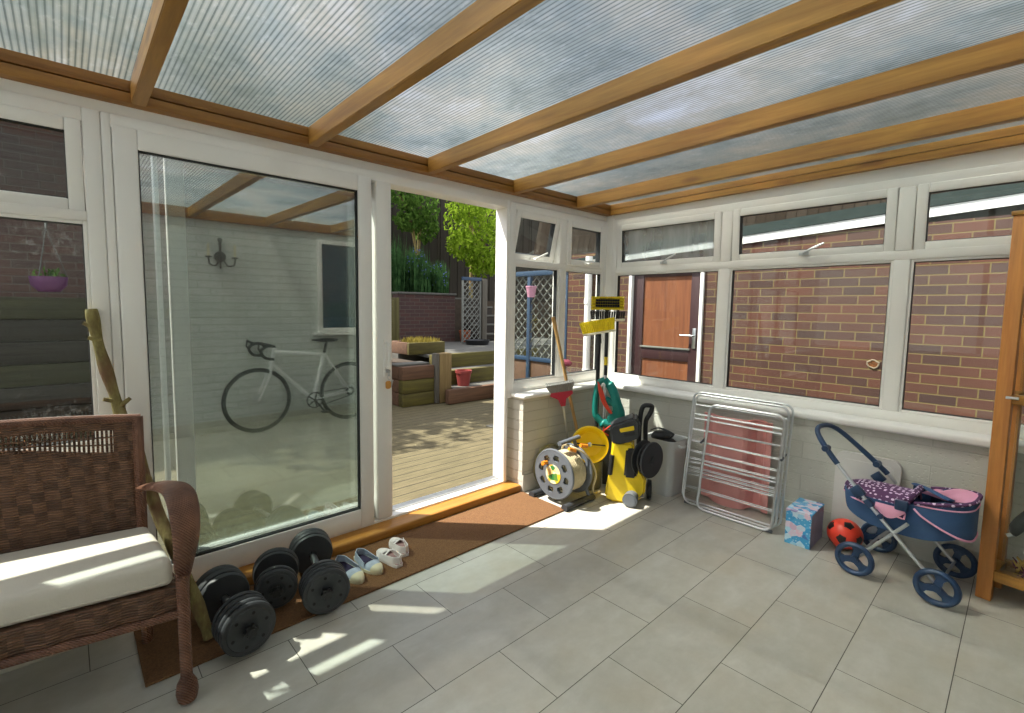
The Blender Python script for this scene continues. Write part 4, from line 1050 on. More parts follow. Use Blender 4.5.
g = MB().box(3.190, 3.194, -.384, .012, .15, .934); g.build('glass_pane', M['glass'], rk); g = MB().box(3.190, 3.194, -.384, .012, .98, 1.70); g.build('glass_pane', M['glass'], rk)
b = MB(); b.cyl((3.172, .022, .965), (3.150, .022, .968), .006, n=12); b.tube([(3.150, .045, .968), (3.150, .005, .968)], .0065, 10); b.build('catch', M['steel'], rk)
rk.rotation_euler = (0, 0, R(-9))
fb = thing('dried_flower', 'dried yellow and purple flower heads lying inside the pine cabinet', 'dried flowers', (3.28, -.08, .124))
b = MB()
for k in range(60):
    c = Vector((3.28+random.uniform(-.05, .05), -.06+random.uniform(-.04, .02), .132+random.uniform(0, .05)))
    d = Vector((random.uniform(-1, 1), random.uniform(-1, 1), random.uniform(.1, 1.2))).normalized()
    b.tube([c, c+d*.035], [.005, .002], 5)
fo = b.build('petal', plain('yellow_petals', '#d8b25a', .8, var=.3, scale=30), fb)
b = MB()
for k in range(50):
    c = Vector((3.26+random.uniform(-.04, .05), -.09+random.uniform(-.04, .05), .128+random.uniform(0, .04))); d = Vector((random.uniform(-1, 1), random.uniform(-1, 1), random.uniform(.1, 1.2))).normalized()
    b.tube([c, c+d*.04], [.005, .002], 5)
b.build('dark_petal', plain('plum_petals', '#6b2b40', .8, var=.3, scale=30), fb, label='plum coloured petals')
b = MB()
for k in range(60):
    c = Vector((3.29+random.uniform(-.04, .02), -.05+random.uniform(-.08, -.03), .132+random.uniform(0, .03))); d = Vector((random.uniform(-1, 1), random.uniform(-1, 1), random.uniform(.1, .9))).normalized()
    b.tube([c, c+d*.045], [.004, .0015], 5)
b.build('leaf', plain('dry_leaves', '#7f7a5e', .85, var=.35, scale=30), fb)
hv = thing('handheld_tool', 'dark grey rounded tool handle hanging down inside the pine cabinet', 'tool', (3.27, -.03, .30))
b = MB(); b.tube(bez([(3.27, -.02, .31), (3.27, -.035, .37), (3.27, -.075, .44), (3.27, -.12, .53)], 6), [.010, .014, .018, .022]+[.026]*15, 14); b.tube([(3.27, -.12, .53), (3.27, -.13, .935)], .012, 10); b.build('grip', M['dgrey_pl'], hv)
b = MB(); b.tube([(3.27, -.018, .312), (3.27, -.0, .30)], .0108, 12); b.build('tip', M['steel'], hv)

# ------------------------------------------------------------------ keys in the door
ky = thing('key_bunch', 'small bunch of keys with orange tag hanging from the sliding door lock', 'keys', (1.394, 2.455, .86))
b = MB(); b.torus((1.394, 2.462, .93), (1, .2, 0), .015, .0016, 20, 6); b.build('ring', M['steel'], ky)
b = MB(); b.cyl((1.392, 2.474, .965), (1.392, 2.462, .965), .010, n=14); b.box(1.389, 1.395, 2.458, 2.468, .935, .960, .001); b.build('key', M['steel'], ky)
b = MB(); b.prism(rrect(.034, .046, .012, 4, 1.388, .885), 2.462, 2.466, lambda u, v, a: (u, a, v)); b.build('tag', plain('orange_tag', '#d99a4a', .5), ky, label='orange key tag')
b = MB(); b.obox((1.412, 2.468, .89), (.012, .003, .045), (0, .3, 0), .001); b.build('key', M['alu'], ky)

# ------------------------------------------------------------------ against the house wall: bicycle, wall light, window
M['tyre'] = plain('tyre_black', '#1a1b1c', .7); M['frame_paint'] = plain('pale_silver_paint', '#fafbfc', .3, 0, .01)
bk = thing('bicycle', 'silver road bicycle with drop handlebars parked against the white house wall', 'bicycle', (1.97, -.29, 0))
yb = -.29; FW, RW, BB = Vector((1.47, yb, .34)), Vector((2.47, yb, .34)), Vector((2.05, yb, .28))
HT_, HB = Vector((1.655, yb, .86)), Vector((1.61, yb, .72)); ST = Vector((2.185, yb, .80))
for nm, c in (('front_wheel', FW), ('rear_wheel', RW)):
    b = MB(); b.torus(c, (0, 1, 0), .325, .0145, 64, 10); wo = b.build('wheel', M['tyre'], bk)
    b = MB(); b.torus(c, (0, 1, 0), .307, .009, 64, 8)
    b.build('rim', M['black_pl'], wo)
    b = MB()
    for k in range(24):
        a = 2*math.pi*k/24; b.cyl(c+Vector((.015*math.cos(a+1), (.02 if k % 2 else -.02), .015*math.sin(a+1))), c+Vector((.305*math.cos(a), 0, .305*math.sin(a))), .0011, n=5, cap=False)
    b.build('spoke', M['steel'], wo)
    b = MB(); b.cyl(c-Vector((0, .05, 0)), c+Vector((0, .05, 0)), .018, n=14); b.cyl(c+Vector((0, .03, 0)), c+Vector((0, .033, 0)), .07, n=28); b.build('hub', M['steel'], wo)
b = MB()
for p, q, r_ in ((HT_-Vector((0, 0, .02)), ST-Vector((0, 0, .02)), .021), (HB, BB, .021), (ST, BB, .020), (HT_+Vector((0, 0, .02)), HB-Vector((-.0, 0, .02)), .022)): b.cyl(p, q, r_, n=14)
for s_ in (-.055, .055):
    e = Vector((0, s_, 0)); b.cyl(RW+e, BB+e*.6, .010, n=10); b.cyl(RW+e, ST+e*.3, .009, n=10)
b.build('frame', M['frame_paint'], bk)
b = MB()
for s_ in (-.05, .05): b.tube([HB-Vector((0, -s_*.3, .03)), HB+Vector((-.02, s_, -.10)), FW+Vector((0, s_, 0))], [.015, .013, .010], 10)
b.build('fork', M['frame_paint'], bk)
b = MB(); st0 = HT_+Vector((-.09, 0, .06)); b.cyl(HT_+Vector((0, 0, .03)), st0, .014, n=12)
for s_ in (-1, 1):
    b.tube(bez([st0, st0+Vector((0, s_*.19, .0)), st0+Vector((-.06, s_*.21, -.005)), st0+Vector((-.11, s_*.21, -.05)), st0+Vector((-.07, s_*.215, -.12)), st0+Vector((.01, s_*.22, -.135))], 7), .015, 10)
b.build('drop_handlebar', M['black_pl'], bk)
b = MB()
for s_ in (-1, 1): b.tube([st0+Vector((-.07, s_*.21, .0)), st0+Vector((-.125, s_*.21, .035)), st0+Vector((-.135, s_*.21, -.02)), st0+Vector((-.10, s_*.21, -.09))], [.016, .014, .008, .006], 8)
b.build('brake_lever', M['black_pl'], bk)
b = MB(); b.cyl(ST, ST+Vector((.03, 0, .12)), .014, n=12); b.build('seat_post', M['black_pl'], bk)
b = MB(); b.ball(ST+Vector((.04, 0, .145)), .13, (1, .5, .17), 20, 10); b.tube([ST+Vector((-.02, 0, .145)), ST+Vector((-.13, 0, .15))], [.035, .016], 10, flat=(1, .5)); b.build('saddle', M['black_pl'], bk, smooth=60)
b = MB(); b.torus(BB+Vector((0, .05, 0)), (0, 1, 0), .085, .006, 32, 6)
for k in range(5): a = R(72*k); b.cyl(BB+Vector((0, .05, 0)), BB+Vector((.083*math.cos(a), .05, .083*math.sin(a))), .007, n=8)
b.cyl(BB+Vector((0, .06, 0)), BB+Vector((.10, .065, -.13)), .010, n=10); b.box(BB.x+.06, BB.x+.14, yb+.07, yb+.15, BB.z-.145, BB.z-.125, .004); b.build('crankset', M['black_pl'], bk)
b = MB(); b.cyl(BB+Vector((0, .05, .085)), RW+Vector((0, .05, .04)), .004, n=6); b.cyl(BB+Vector((0, .05, -.085)), RW+Vector((0, .05, -.05)), .004, n=6); b.torus(RW+Vector((0, .05, 0)), (0, 1, 0), .04, .012, 24, 6); b.build('chain', M['black_pl'], bk)

M['iron'] = plain('aged_iron', '#4c4f4c', .5, .6)
sc_ = thing('wall_light', 'dark iron two-armed candle wall light fixed on the white house wall', 'wall light', (1.22, YH, 1.82))
b = MB(); b.lathe([(.0, 0), (.05, 0), (.055, .01), (.02, .03), (0, .035)], (1.22, YH, 1.82), (0, 1, 0), 20); b.tube([(1.22, YH+.02, 1.70), (1.22, YH+.025, 1.98)], [.008, .014, ], 8); b.ball((1.22, YH+.025, 1.99), .022); b.build('back_plate', M['iron'], sc_)
for s_ in (-1, 1):
    b = MB(); b.tube(bez([(1.22, YH+.03, 1.84), (1.22+s_*.05, YH+.08, 1.73), (1.22+s_*.11, YH+.09, 1.74), (1.22+s_*.12, YH+.09, 1.80)], 6), .008, 8); b.lathe([(.0, 0), (.03, .004), (.034, .014), (.012, .018), (0, .018)], (1.22+s_*.12, YH+.09, 1.80), n=16); b.build('arm', M['iron'], sc_)
    b = MB(); b.cyl((1.22+s_*.12, YH+.09, 1.815), (1.22+s_*.12, YH+.09, 1.90), .012, n=12); b.lathe([(.008, 0), (.012, .015), (.004, .045), (0, .05)], (1.22+s_*.12, YH+.09, 1.90), n=10); b.build('candle', M['cream_pl'], sc_)
hw_ = struct('window_4')
def WH(b, u0, u1, d0, d1, z0, z1, bev=.004): b.box(u0, u1, YH+d0, YH+d1, z0, z1, bev)
b = MB(); rectframe(b, WH, 2.22, 3.30, 1.02, 2.10, .05, 0, .045); WH(b, 2.735, 2.785, 0, .045, 1.06, 2.06); b.build('frame', M['upvc'], hw_)
b = MB(); WH(b, 2.26, 3.26, .012, .02, 1.06, 2.06, 0); b.build('glass_pane', plain('dark_blue_pane', '#1f3a4a', .06), hw_)
b = MB(); WH(b, 2.16, 3.36, 0, .10, .985, 1.02); b.build('sill', M['upvc'], hw_)

# ================================================================== outside
def deckmat():
    t = NT('weathered_deck_boards'); tc = t.n('ShaderNodeTexCoord'); sp = t.n('ShaderNodeSeparateXYZ'); t.l(tc.outputs['Object'], sp.inputs[0])
    bd = t.math('FRACT', t.math('MULTIPLY', t.math('ADD', sp.outputs[1], 20), 1/.125))
    gap = t.ramp(bd, [(.0, (1, 1, 1, 1)), (.05, (1, 1, 1, 1)), (.08, (0, 0, 0, 1)), (1, (0, 0, 0, 1))])
    gr = t.math('FRACT', t.math('MULTIPLY', t.math('ADD', sp.outputs[1], 20), 1/.0156))
    groove = t.ramp(gr, [(.0, (1, 1, 1, 1)), (.3, (1, 1, 1, 1)), (.5, (0, 0, 0, 1))])
    f = t.noise(t.coord((1.5, 14, 1)), 3, 6, .65); f2 = t.noise(t.coord(), 1.3, 4)
    col = t.ramp(f, [(.25, '#433d29'), (.5, '#655b3f'), (.8, '#7e7355')]); col = t.mix(t.math('MULTIPLY', f2, .4), col, lin('#5c5a3a'))
    col = t.mix(t.math('MULTIPLY', groove, .45), col, lin('#4d452f')); col = t.mix(gap, col, lin('#1f1b12'))
    h = t.math('SUBTRACT', t.math('MULTIPLY', groove, -.4), gap)
    return t.done(t.bsdf(col, .75, 0, t.bump(h, .5, .006)))
M['deck'] = deckmat()
M['sleeper'] = wood('mossy_sleeper', '#3a3114', '#66601f', 'x', .85, False)
M['sleeper_b'] = wood('brown_sleeper', '#4a3323', '#6e5038', 'x', .85, False)
M['sleeper_g'] = wood('grey_sleeper', '#4a4943', '#6c6b62', 'x', .85, False)
M['darkfence'] = wood('dark_fence_boards', '#1f1a13', '#3a3225', 'z', .9, False)
M['darksleeper'] = wood('dark_sleepers', '#1b1611', '#332a1e', 'x', .9, False)
M['grey_post'] = wood('grey_post_wood', '#47433b', '#6a6558', 'z', .85, False)
M['soil'] = plain('dark_soil', '#3a3024', .95, var=.3)
M['paving'] = plain('grey_paving', '#54534d', .9, var=.15)
M['blue_paint'] = plain('blue_garden_paint', '#233c56', .6, var=.08)
M['lattice'] = plain('pale_grey_lattice', '#73756e', .8, var=.1)
M['terracotta'] = plain('terracotta', '#98502f', .8, var=.1)
M['redpot'] = plain('dusty_red_pot', '#82332f', .6, var=.08)

o = MB().box(-7, 3.62, YF+.085, 6.2, -.15, -.05).build('deck_floor', M['deck'], smooth=0); recentre(o); tag(o, kind='structure')
o = MB().box(3.622, 14, -4, 15, -.25, -.06).build('ground', M['deck'], smooth=0); recentre(o); tag(o, kind='structure')
o = MB().box(3.65, 5.08, -4, 4.2, -.06, -.05).build('path', M['paving'], smooth=0); recentre(o); tag(o, kind='structure')
o = MB().box(-7, 3.62, 6.2, 15, -.25, -.06).build('ground', M['soil'], smooth=0); recentre(o); tag(o, kind='structure')

def beam(name, b, mat, parent, bev=.012): return MB().box(*b, bev).build(name, mat, parent)
# timber planter box and steps seen through the open door
bx = thing('timber_planter', 'mossy timber sleeper planter box at the back of the deck', 'planter', (3.70, 6.0, -.05))
for k in range(3):
    z = -.05+.187*k; beam('sleeper', (3.40, 3.920, 5.64, 5.76, z, z+.183), (M['sleeper'], M['sleeper'], M['sleeper_b'])[k], bx); beam('sleeper', (3.40, 3.52, 5.765, 6.7, z, z+.183), M['sleeper_b'], bx)
beam('lid_board', (3.39, 3.92, 5.765, 6.0, .505, .53), M['sleeper_g'], bx, .006)
beam('soil', (3.52, 3.92, 6.0, 6.7, .40, .515), M['soil'], bx, .02)
ps = thing('timber_post', 'squat upright timber post between the planter box and the steps', 'post', (4.09, 5.66, -.05))
beam('post', (3.985, 4.20, 5.60, 5.74, -.05, .665), wood('tan_post', '#65522e', '#8a7549', 'z', .8, False), ps); beam('post_edge', (3.925, 3.983, 5.60, 5.72, -.05, .67), M['grey_post'], ps)
stp = thing('timber_steps', 'three wide timber sleeper steps climbing from the deck', 'steps', (5.2, 5.9, -.05))
for y0, z0, z1, m in ((5.43, -.05, .155, 'sleeper_b'), (5.80, .12, .375, 'sleeper'), (6.10, .34, .590, 'sleeper')):
    beam('riser', (4.03 if y0 < 5.6 else 4.205, 6.6, y0, y0+.10, z0, z1), M[m], stp)
    beam('tread', (4.205, 6.6, y0+.102, y0+.42 if y0 < 6 else y0+.5, z1-.05, z1-.004), M['sleeper_g'], stp, .006)
o = MB().box(3.9, 9.0, 6.61, 8.3, -.05, .585).build('terrace_ground', M['paving'], smooth=0); recentre(o); tag(o, kind='structure')
tg = thing('timber_trough', 'low mossy timber trough with straw coloured plants on the terrace', 'trough', (4.25, 6.6, .588))
beam('board', (3.92, 4.60, 6.32, 6.38, .588, .775), M['sleeper'], tg); beam('board', (4.54, 4.60, 6.385, 6.95, .588, .775), M['sleeper'], tg); beam('board', (3.92, 3.98, 6.385, 6.95, .588, .775), M['sleeper_b'], tg); beam('board', (3.985, 4.535, 6.89, 6.95, .588, .775), M['sleeper_b'], tg)
beam('soil', (3.985, 4.535, 6.385, 6.885, .60, .75), M['soil'], tg, .01)
def leaves(b, n, cx, cy, cz, rx_, ry_, rz_, size, hollow=.4, flat=.5):
    for _ in range(n):
        while True:
            v = Vector((random.uniform(-1, 1), random.uniform(-1, 1), random.uniform(-1, 1)))
            if hollow < v.length < 1: break
        c = Vector((cx+v.x*rx_, cy+v.y*ry_, cz+v.z*rz_)); s_ = size*random.uniform(.6, 1.3)
        q = Euler((random.uniform(0, 6.3), random.uniform(0, 6.3), random.uniform(0, 6.3))).to_matrix()
        vs = [b.bm.verts.new(c+q @ Vector(p)*s_) for p in ((-.5, 0, 0), (0, -.28, .05), (.55, 0, 0), (0, .28, .05))]
        b.bm.faces.new(vs)
def blades(b, n, x0, x1, y0, y1, z, h, w_=.012, bend=.6):
    for _ in range(n):
        x, y = random.uniform(x0, x1), random.uniform(y0, y1); a = random.uniform(0, 6.3); hh = h*random.uniform(.6, 1.2); l = hh*random.uniform(.05, bend)
        d = Vector((math.cos(a), math.sin(a), 0)); s_ = Vector((-d.y, d.x, 0))*w_/2; p = Vector((x, y, z))
        vs = [b.bm.verts.new(q) for q in (p-s_, p+s_, p+d*l*.4+s_*.8+Vector((0, 0, hh*.6)), p+d*l*.4-s_*.8+Vector((0, 0, hh*.6)))]
        t_ = b.bm.verts.new(p+d*l+Vector((0, 0, hh))); b.bm.faces.new(vs); b.bm.faces.new((vs[3], vs[2], t_))
M['straw'] = leafmat('straw_leaf', '#6b5f2a', '#948743'); M['leaf_dk'] = leafmat('deep_green_leaf', '#264226', '#567a48', .45); M['leaf_br'] = leafmat('bright_leaf', '#587a1c', '#9bb33c', .55); M['leaf_md'] = leafmat('mid_green_leaf', '#2c4a1c', '#6a8a3e', .45)
b = MB(); blades(b, 500, 4.05, 4.58, 6.33, 6.85, .74, .10); b.build('foliage', M['straw'], tg, smooth=0)
def pot(name, label, x, y, z, r, h, mat, plant=None):
    root = thing(name, label, 'plant pot', (x, y, z))
    b = MB(); b.lathe([(0, 0), (r*.70, 0), (r*.92, h*.82), (r*1.0, h*.82), (r*1.02, h), (r*.9, h), (r*.86, h*.8), (0, h*.78)], (x, y, z), n=28); b.build('body', mat, root); return root
pot('plant_pot', 'dusty red plastic pot on the lowest timber step', 4.47, 5.665, .152, .125, .235, M['redpot'])
pot('plant_pot', 'small terracotta pot on the terrace beside the lattice screen', 6.42, 8.10, .586, .13, .25, M['terracotta'])
o = MB(); o.lathe([(0, 0), (.22, 0), (.26, .09), (.24, .09), (.2, .02), (0, .02)], (6.2, 7.42, .586), n=28); o = o.build('plant_saucer', M['black_pl']); tag(o, 'dark shallow dish on the terrace in front of the terracotta pot', 'dish')
o = MB(); o.lathe([(0, 0), (.16, 0), (.2, .10), (.18, .10), (.15, .02), (0, .02)], (5.2, 7.7, .586), n=28); o = o.build('plant_bowl', M['blue_paint']); tag(o, 'blue shallow bowl on the terrace by the brick wall', 'bowl')

def lattice(b, P0, ux, w_, h_, step, r):
    """diagonal laths within a w x h panel; ux = horizontal unit vector."""
    ux = Vector(ux); uz = Vector((0, 0, 1)); n_ = ux.cross(uz)
    for sg, off in ((1, r*.8), (-1, -r*.8)):
        k = -h_
        while k < w_:
            if sg > 0: a, c = (k, 0.0), (k+h_, h_)
            else: a, c = (k, h_), (k+h_, 0.0)
            (xa, za), (xc, zc) = a, c
            dz = (zc-za)/h_
            if xa < 0: za += (0-xa)*dz; xa = 0
            if xc > w_: zc -= (xc-w_)*dz; xc = w_
            if xc-xa > .03:
                p = Vector(P0)+ux*xa+uz*za+n_*off; q = Vector(P0)+ux*xc+uz*zc+n_*off
                b.tube([p, q], r, 4)
            k += step
sc1 = thing('lattice_screen', 'narrow pale lattice screen with blue top rail at the end of the terrace', 'lattice screen', (6.4, 7.8, .586))
b = MB(); lattice(b, (6.13, 7.8, .60), (1, 0, 0), .44, 1.28, .125, .010); b.build('lattice', M['lattice'], sc1)
b = MB(); b.box(6.10, 6.13, 7.78, 7.82, .586, 1.88, .004); b.box(6.57, 6.60, 7.78, 7.82, .586, 1.88, .004); b.build('frame', M['lattice'], sc1)
b = MB(); b.box(6.10, 6.60, 7.775, 7.825, 1.882, 1.95, .004); b.build('top_rail', M['blue_paint'], sc1, label='blue top rail')
beam('post', (6.61, 6.74, 7.74, 7.87, .586, 1.93), M['grey_post'], sc1)
o = MB().box(4.9, 6.3, 8.30, 8.52, -.05, 1.58).build('garden_wall', M['old_brick'], smooth=0); recentre(o); tag(o, 'low dark red brick retaining wall behind the terrace', 'brick wall')
o = MB().box(4.88, 6.32, 8.27, 8.55, 1.582, 1.62, .006).build('coping_stone', M['paving']); tag(o, 'grey coping on the dark brick retaining wall', 'coping')
for i, (x, y, zt, lb) in enumerate(((4.60, 8.18, 1.44, 'mossy upright timber post beside the retaining wall, nearer the house'), (4.735, 8.23, 1.50, 'mossy upright timber post touching the retaining wall end'))):
    o = MB().box(x, x+.12, y-.06, y+.06, .586, zt, .01).build('fence_post', wood('mossy_post%d' % i, '#3c3916', '#625b2d', 'z', .85, False)); tag(o, lb, 'post')
# upper bed, steps at the side
o = MB().box(4.4, 6.75, 8.56, 11.2, -.05, 1.50).build('raised_ground', M['soil'], smooth=0); recentre(o); tag(o, kind='structure')
o = MB().box(7.9, 13, 9.4, 15, -.05, 1.50).build('raised_ground', M['soil'], smooth=0); recentre(o); tag(o, kind='structure')
sg_ = thing('garden_steps', 'dark timber steps climbing beside the lattice screen', 'steps', (7.3, 8.6, .586))
for k in range(5):
    beam('step', (6.78, 7.9, 8.05+.28*k, 8.33+.28*k, .586 if k == 0 else .586, .75+.20*k), M['darksleeper'], sg_); beam('nosing', (6.78, 7.9, 8.035+.28*k, 8.07+.28*k, .715+.20*k, .755+.20*k), M['sleeper_g'], sg_, .004)
# planting
def shrub(name, label, cat, parts_, loc, grp=None):
    root = thing(name, label, cat, loc, group=grp); return root
M['bluebell'] = leafmat('bluebell_petal', '#4d5c96', '#7280b4', .4)
for i, (x, y, rx_, h, lb) in enumerate(((5.05, 9.10, .36, 1.2, 'dense green shrub on the raised bed behind the mossy posts'), (5.74, 9.08, .28, 1.05, 'green shrub dotted with blue flowers in the middle of the raised bed'), (6.26, 9.06, .19, .8, 'low leafy shrub beside the lattice screen on the raised bed'))):
    s_ = thing('shrub', lb, 'shrub', (x, y, 1.5)); b = MB(); leaves(b, 1900, x, y, 1.5+h*.42, rx_, .42, h*.50, .075, .2); blades(b, 420, x-rx_*.8, x+rx_*.8, y-.4, y+.35, 1.502, h*.95, .03, .07); b.build('foliage', M['leaf_dk'], s_, smooth=0)
    b = MB(); b.tube([(x, y, 1.502), (x, y, 1.5+h*.5)], .02, 6); b.build('stem', M['bark'], s_)
    if i:
        b = MB(); leaves(b, 110, x, y-.1, 1.5+h*.6, rx_*.95, .4, h*.45, .045, .75); b.build('flower_foliage', M['bluebell'], s_, smooth=0, label='blue flowers')
def tree(label, x, y, z0, zt, crowns, mat, size, n, tr=.06):
    root = thing('tree', label, 'tree', (x, y, z0)); b = MB(); top = Vector((x+.1, y, zt))
    b.tube(bez([(x, y, z0-.01), (x+.04, y, z0+(zt-z0)*.5), top], 6), [tr-(tr*.5)*i/12 for i in range(13)], 9)
    for c in crowns: b.tube(bez([(x+.03, y, z0+(zt-z0)*.55), Vector((x, y, zt))*.5+Vector(c[:3])*.5, c[:3]], 5), [tr*.5-.025*tr*i for i in range(11)], 7)
    b.build('trunk', M['bark'], root)
    b = MB()
    for c in crowns: leaves(b, n, *c, size, .3)
    b.build('crown', mat, root, smooth=0); return root
tree('lime green leafy tree growing beyond the garden steps', 8.1, 10.0, 1.5, 3.4, [(8.0, 9.8, 3.5, .85, .6, .65), (8.6, 9.9, 2.9, .75, .6, .7), (7.75, 9.7, 3.9, .6, .5, .5), (8.9, 10, 3.9, .9, .6, .8), (8.2, 9.6, 2.5, .5, .4, .4), (7.6, 9.7, 2.9, .45, .4, .4)], M['leaf_br'], .12, 620)
tree('slender pale leaved tree in front of the dark fence', 6.55, 10.2, 1.5, 3.2, [(6.55, 10.0, 3.75, .5, .4, .4), (5.95, 10.0, 3.9, .6, .4, .3), (6.75, 10.1, 3.3, .3, .4, .4), (6.2, 10.0, 3.35, .4, .3, .25)], M['leaf_md'], .13, 330, .05)
tree('tall garden tree shading the deck', .2, 7.6, -.06, 4.6, [(.3, 7.0, 5.0, 1.1, .9, .7), (1.3, 7.2, 5.3, .9, .9, .7), (-.6, 7.2, 5.2, .9, .9, .7), (.2, 7.9, 5.6, .8, .8, .8), (1.7, 7.1, 4.9, .5, .6, .5)], M['leaf_md'], .19, 300, .12)
tree('big dense unseen tree shading the terrace', 3.0, 9.6, -.06, 4.6, [(3.5, 9.3, 5.5, 1.3, 1.2, 1.0), (2.7, 10.2, 5.8, 1.0, .8, .9), (4.5, 10.3, 5.9, 1.4, 1.2, 1.0), (3.6, 8.2, 5.5, .9, .8, .8)], M['leaf_md'], .34, 420, .14)  # out of view, put in so that its crown shades the terrace
fe = thing('garden_fence', 'tall dark close-boarded fence at the back of the garden', 'fence', (9.0, 11.35, 1.4))
for k in range(5):
    x = 4.4+1.85*k
    b = MB()
    for i in range(13): b.box(x+.142*i, x+.142*i+.138, 11.30+(.012 if i % 2 else 0), 11.325+(.012 if i % 2 else 0), 1.45, 4.6)
    b.build('slat_panel', M['darkfence'], fe, smooth=0)
    beam('post', (x-.06, x, 11.28, 11.38, 1.4, 4.65), M['darkfence'], fe)
# dark retaining wall opposite the front window and the glazed door
rw = thing('sleeper_wall', 'dark stacked sleeper wall along the far edge of the deck', 'retaining wall', (-1.7, 6.25, -.05))
for k in range(7):
    z = -.05+.205*k; beam('sleeper', (-6.8, 3.30, 6.05+.01*(k % 2), 6.19, z, z+.20), M['darksleeper'] if k % 3 else wood('moss_line%d' % k, '#23210f', '#3f3c1d', 'x', .9, False), rw)
o = MB().box(-6.8, 3.3, 6.3, 6.5, -.06, 3.3).build('boundary_wall', M['old_brick'], smooth=0); recentre(o); tag(o, 'dark old brick boundary wall rising behind the sleepers', 'brick wall')
hb_ = thing('hanging_basket', 'purple bowl planter hanging on wires in front of the dark brick wall', 'hanging basket', (-.08, 5.55, 1.42))
M['purple_pl'] = plain('purple_plastic', '#5c2a5c', .5)
b = MB(); b.lathe([(0, 0), (.07, .005), (.115, .06), (.125, .13), (.118, .13), (.1, .06), (0, .03)], (-.08, 5.55, 1.42), n=28); b.build('bowl', M['purple_pl'], hb_)
b = MB(); 
for k in range(3): a = 2.1*k; b.cyl((-.08+.12*math.cos(a), 5.55+.12*math.sin(a), 1.55), (-.08, 5.55, 1.95), .003, n=5)
b.tube(bez([(-.08, 5.55, 1.95), (-.08, 5.75, 2.1), (-.08, 6.3, 2.08)], 5), .008, 6); b.build('hanger', M['iron'], hb_)
b = MB(); leaves(b, 60, -.08, 5.55, 1.555, .12, .12, .06, .05, .1); b.build('foliage', M['leaf_md'], hb_, smooth=0)

# lattice fence at the end of the passage
lf = thing('lattice_fence', 'blue framed pale lattice fence beyond the corner of the neighbouring house', 'lattice fence', (5.1, 4.85, -.05))
b = MB(); lattice(b, (5.13, 4.28, .62), (0, 1, 0), 1.05, 1.18, .14, .011); b.build('lattice', M['lattice'], lf)
for y in (4.20, 4.90, 5.34): b = MB().box(5.09, 5.15, y, y+.06, -.05, 1.83, .004); b.build('post', M['blue_paint'], lf)
b = MB().box(5.08, 5.16, 4.19, 5.405, 1.80, 1.87, .004); b.build('top_rail', M['blue_paint'], lf)
b = MB().box(5.10, 5.14, 4.19, 5.405, .56, .62, .004); b.build('bottom_rail', M['blue_paint'], lf)
b = MB().box(5.12, 5.15, 4.19, 5.405, -.05, .555, .004); b.build('base_board', M['sleeper_b'], lf)
hp_ = thing('wall_pot', 'pink pot hooked on the lattice fence', 'plant pot', (5.04, 4.81, 1.50))
b = MB(); b.lathe([(0, 0), (.05, 0), (.075, .14), (.08, .14), (.08, .16), (.068, .16), (.05, .02), (0, .02)], (5.02, 4.81, 1.49), n=24); b.build('body', plain('dusty_pink', '#c98fa6', .6), hp_); b = MB(); b.tube([(5.08, 4.81, 1.63), (5.09, 4.81, 1.70), (5.12, 4.81, 1.69)], .005, 6); b.build('hook', M['iron'], hp_)
b = MB()
gc = thing('garden_cover', 'pale grey dust sheet over a low mound on the deck outside the corner window', 'dust sheet', (4.75, 3.95, -.05))
def mound(u, v):
    x = 4.3+.60*u; y = 3.55+.62*v; h = .62*(math.sin(math.pi*u)*math.sin(math.pi*v))**.45 if 0 < u < 1 and 0 < v < 1 else 0
    return (x, y, -.048+h+.02*math.sin(9*u+4*v)*h)
b.sheet(mound, 24, 20, .004); b.build('fabric', plain('pale_sheet', '#b3b8b4', .7, var=.06), gc, smooth=60)
o = MB(); o.ball((4.60, 3.84, .655), .1, (1.3, 1, .5), 18, 10); 
for v in o.bm.verts: v.co += Vector((random.uniform(-1, 1), random.uniform(-1, 1), random.uniform(-1, 1)))*.008
o = o.build('cloth_bundle', plain('wine_red_cloth', '#7c2f40', .85)); tag(o, 'crumpled wine red cloth lying on the pale dust sheet', 'cloth')

# neighbouring house across the passage
nh = thing('neighbour_house', 'red brown brick side wall of the neighbouring house with a low eave', 'house', (5.6, .5, -.06))
def nbw(b):
    o = MB().box(*b).build('wall', M['nb_brick'], nh, smooth=0)
    o.data.transform(Matrix.Translation((5.6, .5, -.06))); o.location = (-5.6, -.5, .06); return o
XN = 5.08
nbw((XN, XN+.25, -5, 2.33, -.06, 2.05)); nbw((XN, XN+.25, 3.23, 4.18, -.06, 2.05)); nbw((XN, XN+.25, 2.33, 3.23, 1.83, 2.05))
def GP(b, pts, y0, y1, s0=.0):
    """prism along y following the gentle fall of the eave"""
    fz = lambda y: -.061*(y-1.98)
    n0 = [b.bm.verts.new((x, y0, z+fz(y0))) for x, z in pts]; n1 = [b.bm.verts.new((x, y1, z+fz(y1))) for x, z in pts]
    b.skin([n0, n1]); return b
GP(MB(), [(XN-.02, 2.00), (XN+.0, 2.00), (XN+.0, 2.075), (XN-.02, 2.075)], -5, 4.17).build('fascia', M['upvc'], nh)
GP(MB(), [(XN-.03, 2.078), (XN+.02, 2.078), (XN+.10, 2.165), (XN+.05, 2.185)], -5, 4.17).build('lead_flashing', plain('grey_lead', '#2b3231', 1.0, Specular_IOR_Level=0.0), nh)
GP(MB(), [(XN+.03, 1.9), (XN+.3, 1.9), (XN+.3, 2.15), (XN+.1, 2.15)], -5, 4.17).build('soffit', M['darkfence'], nh)
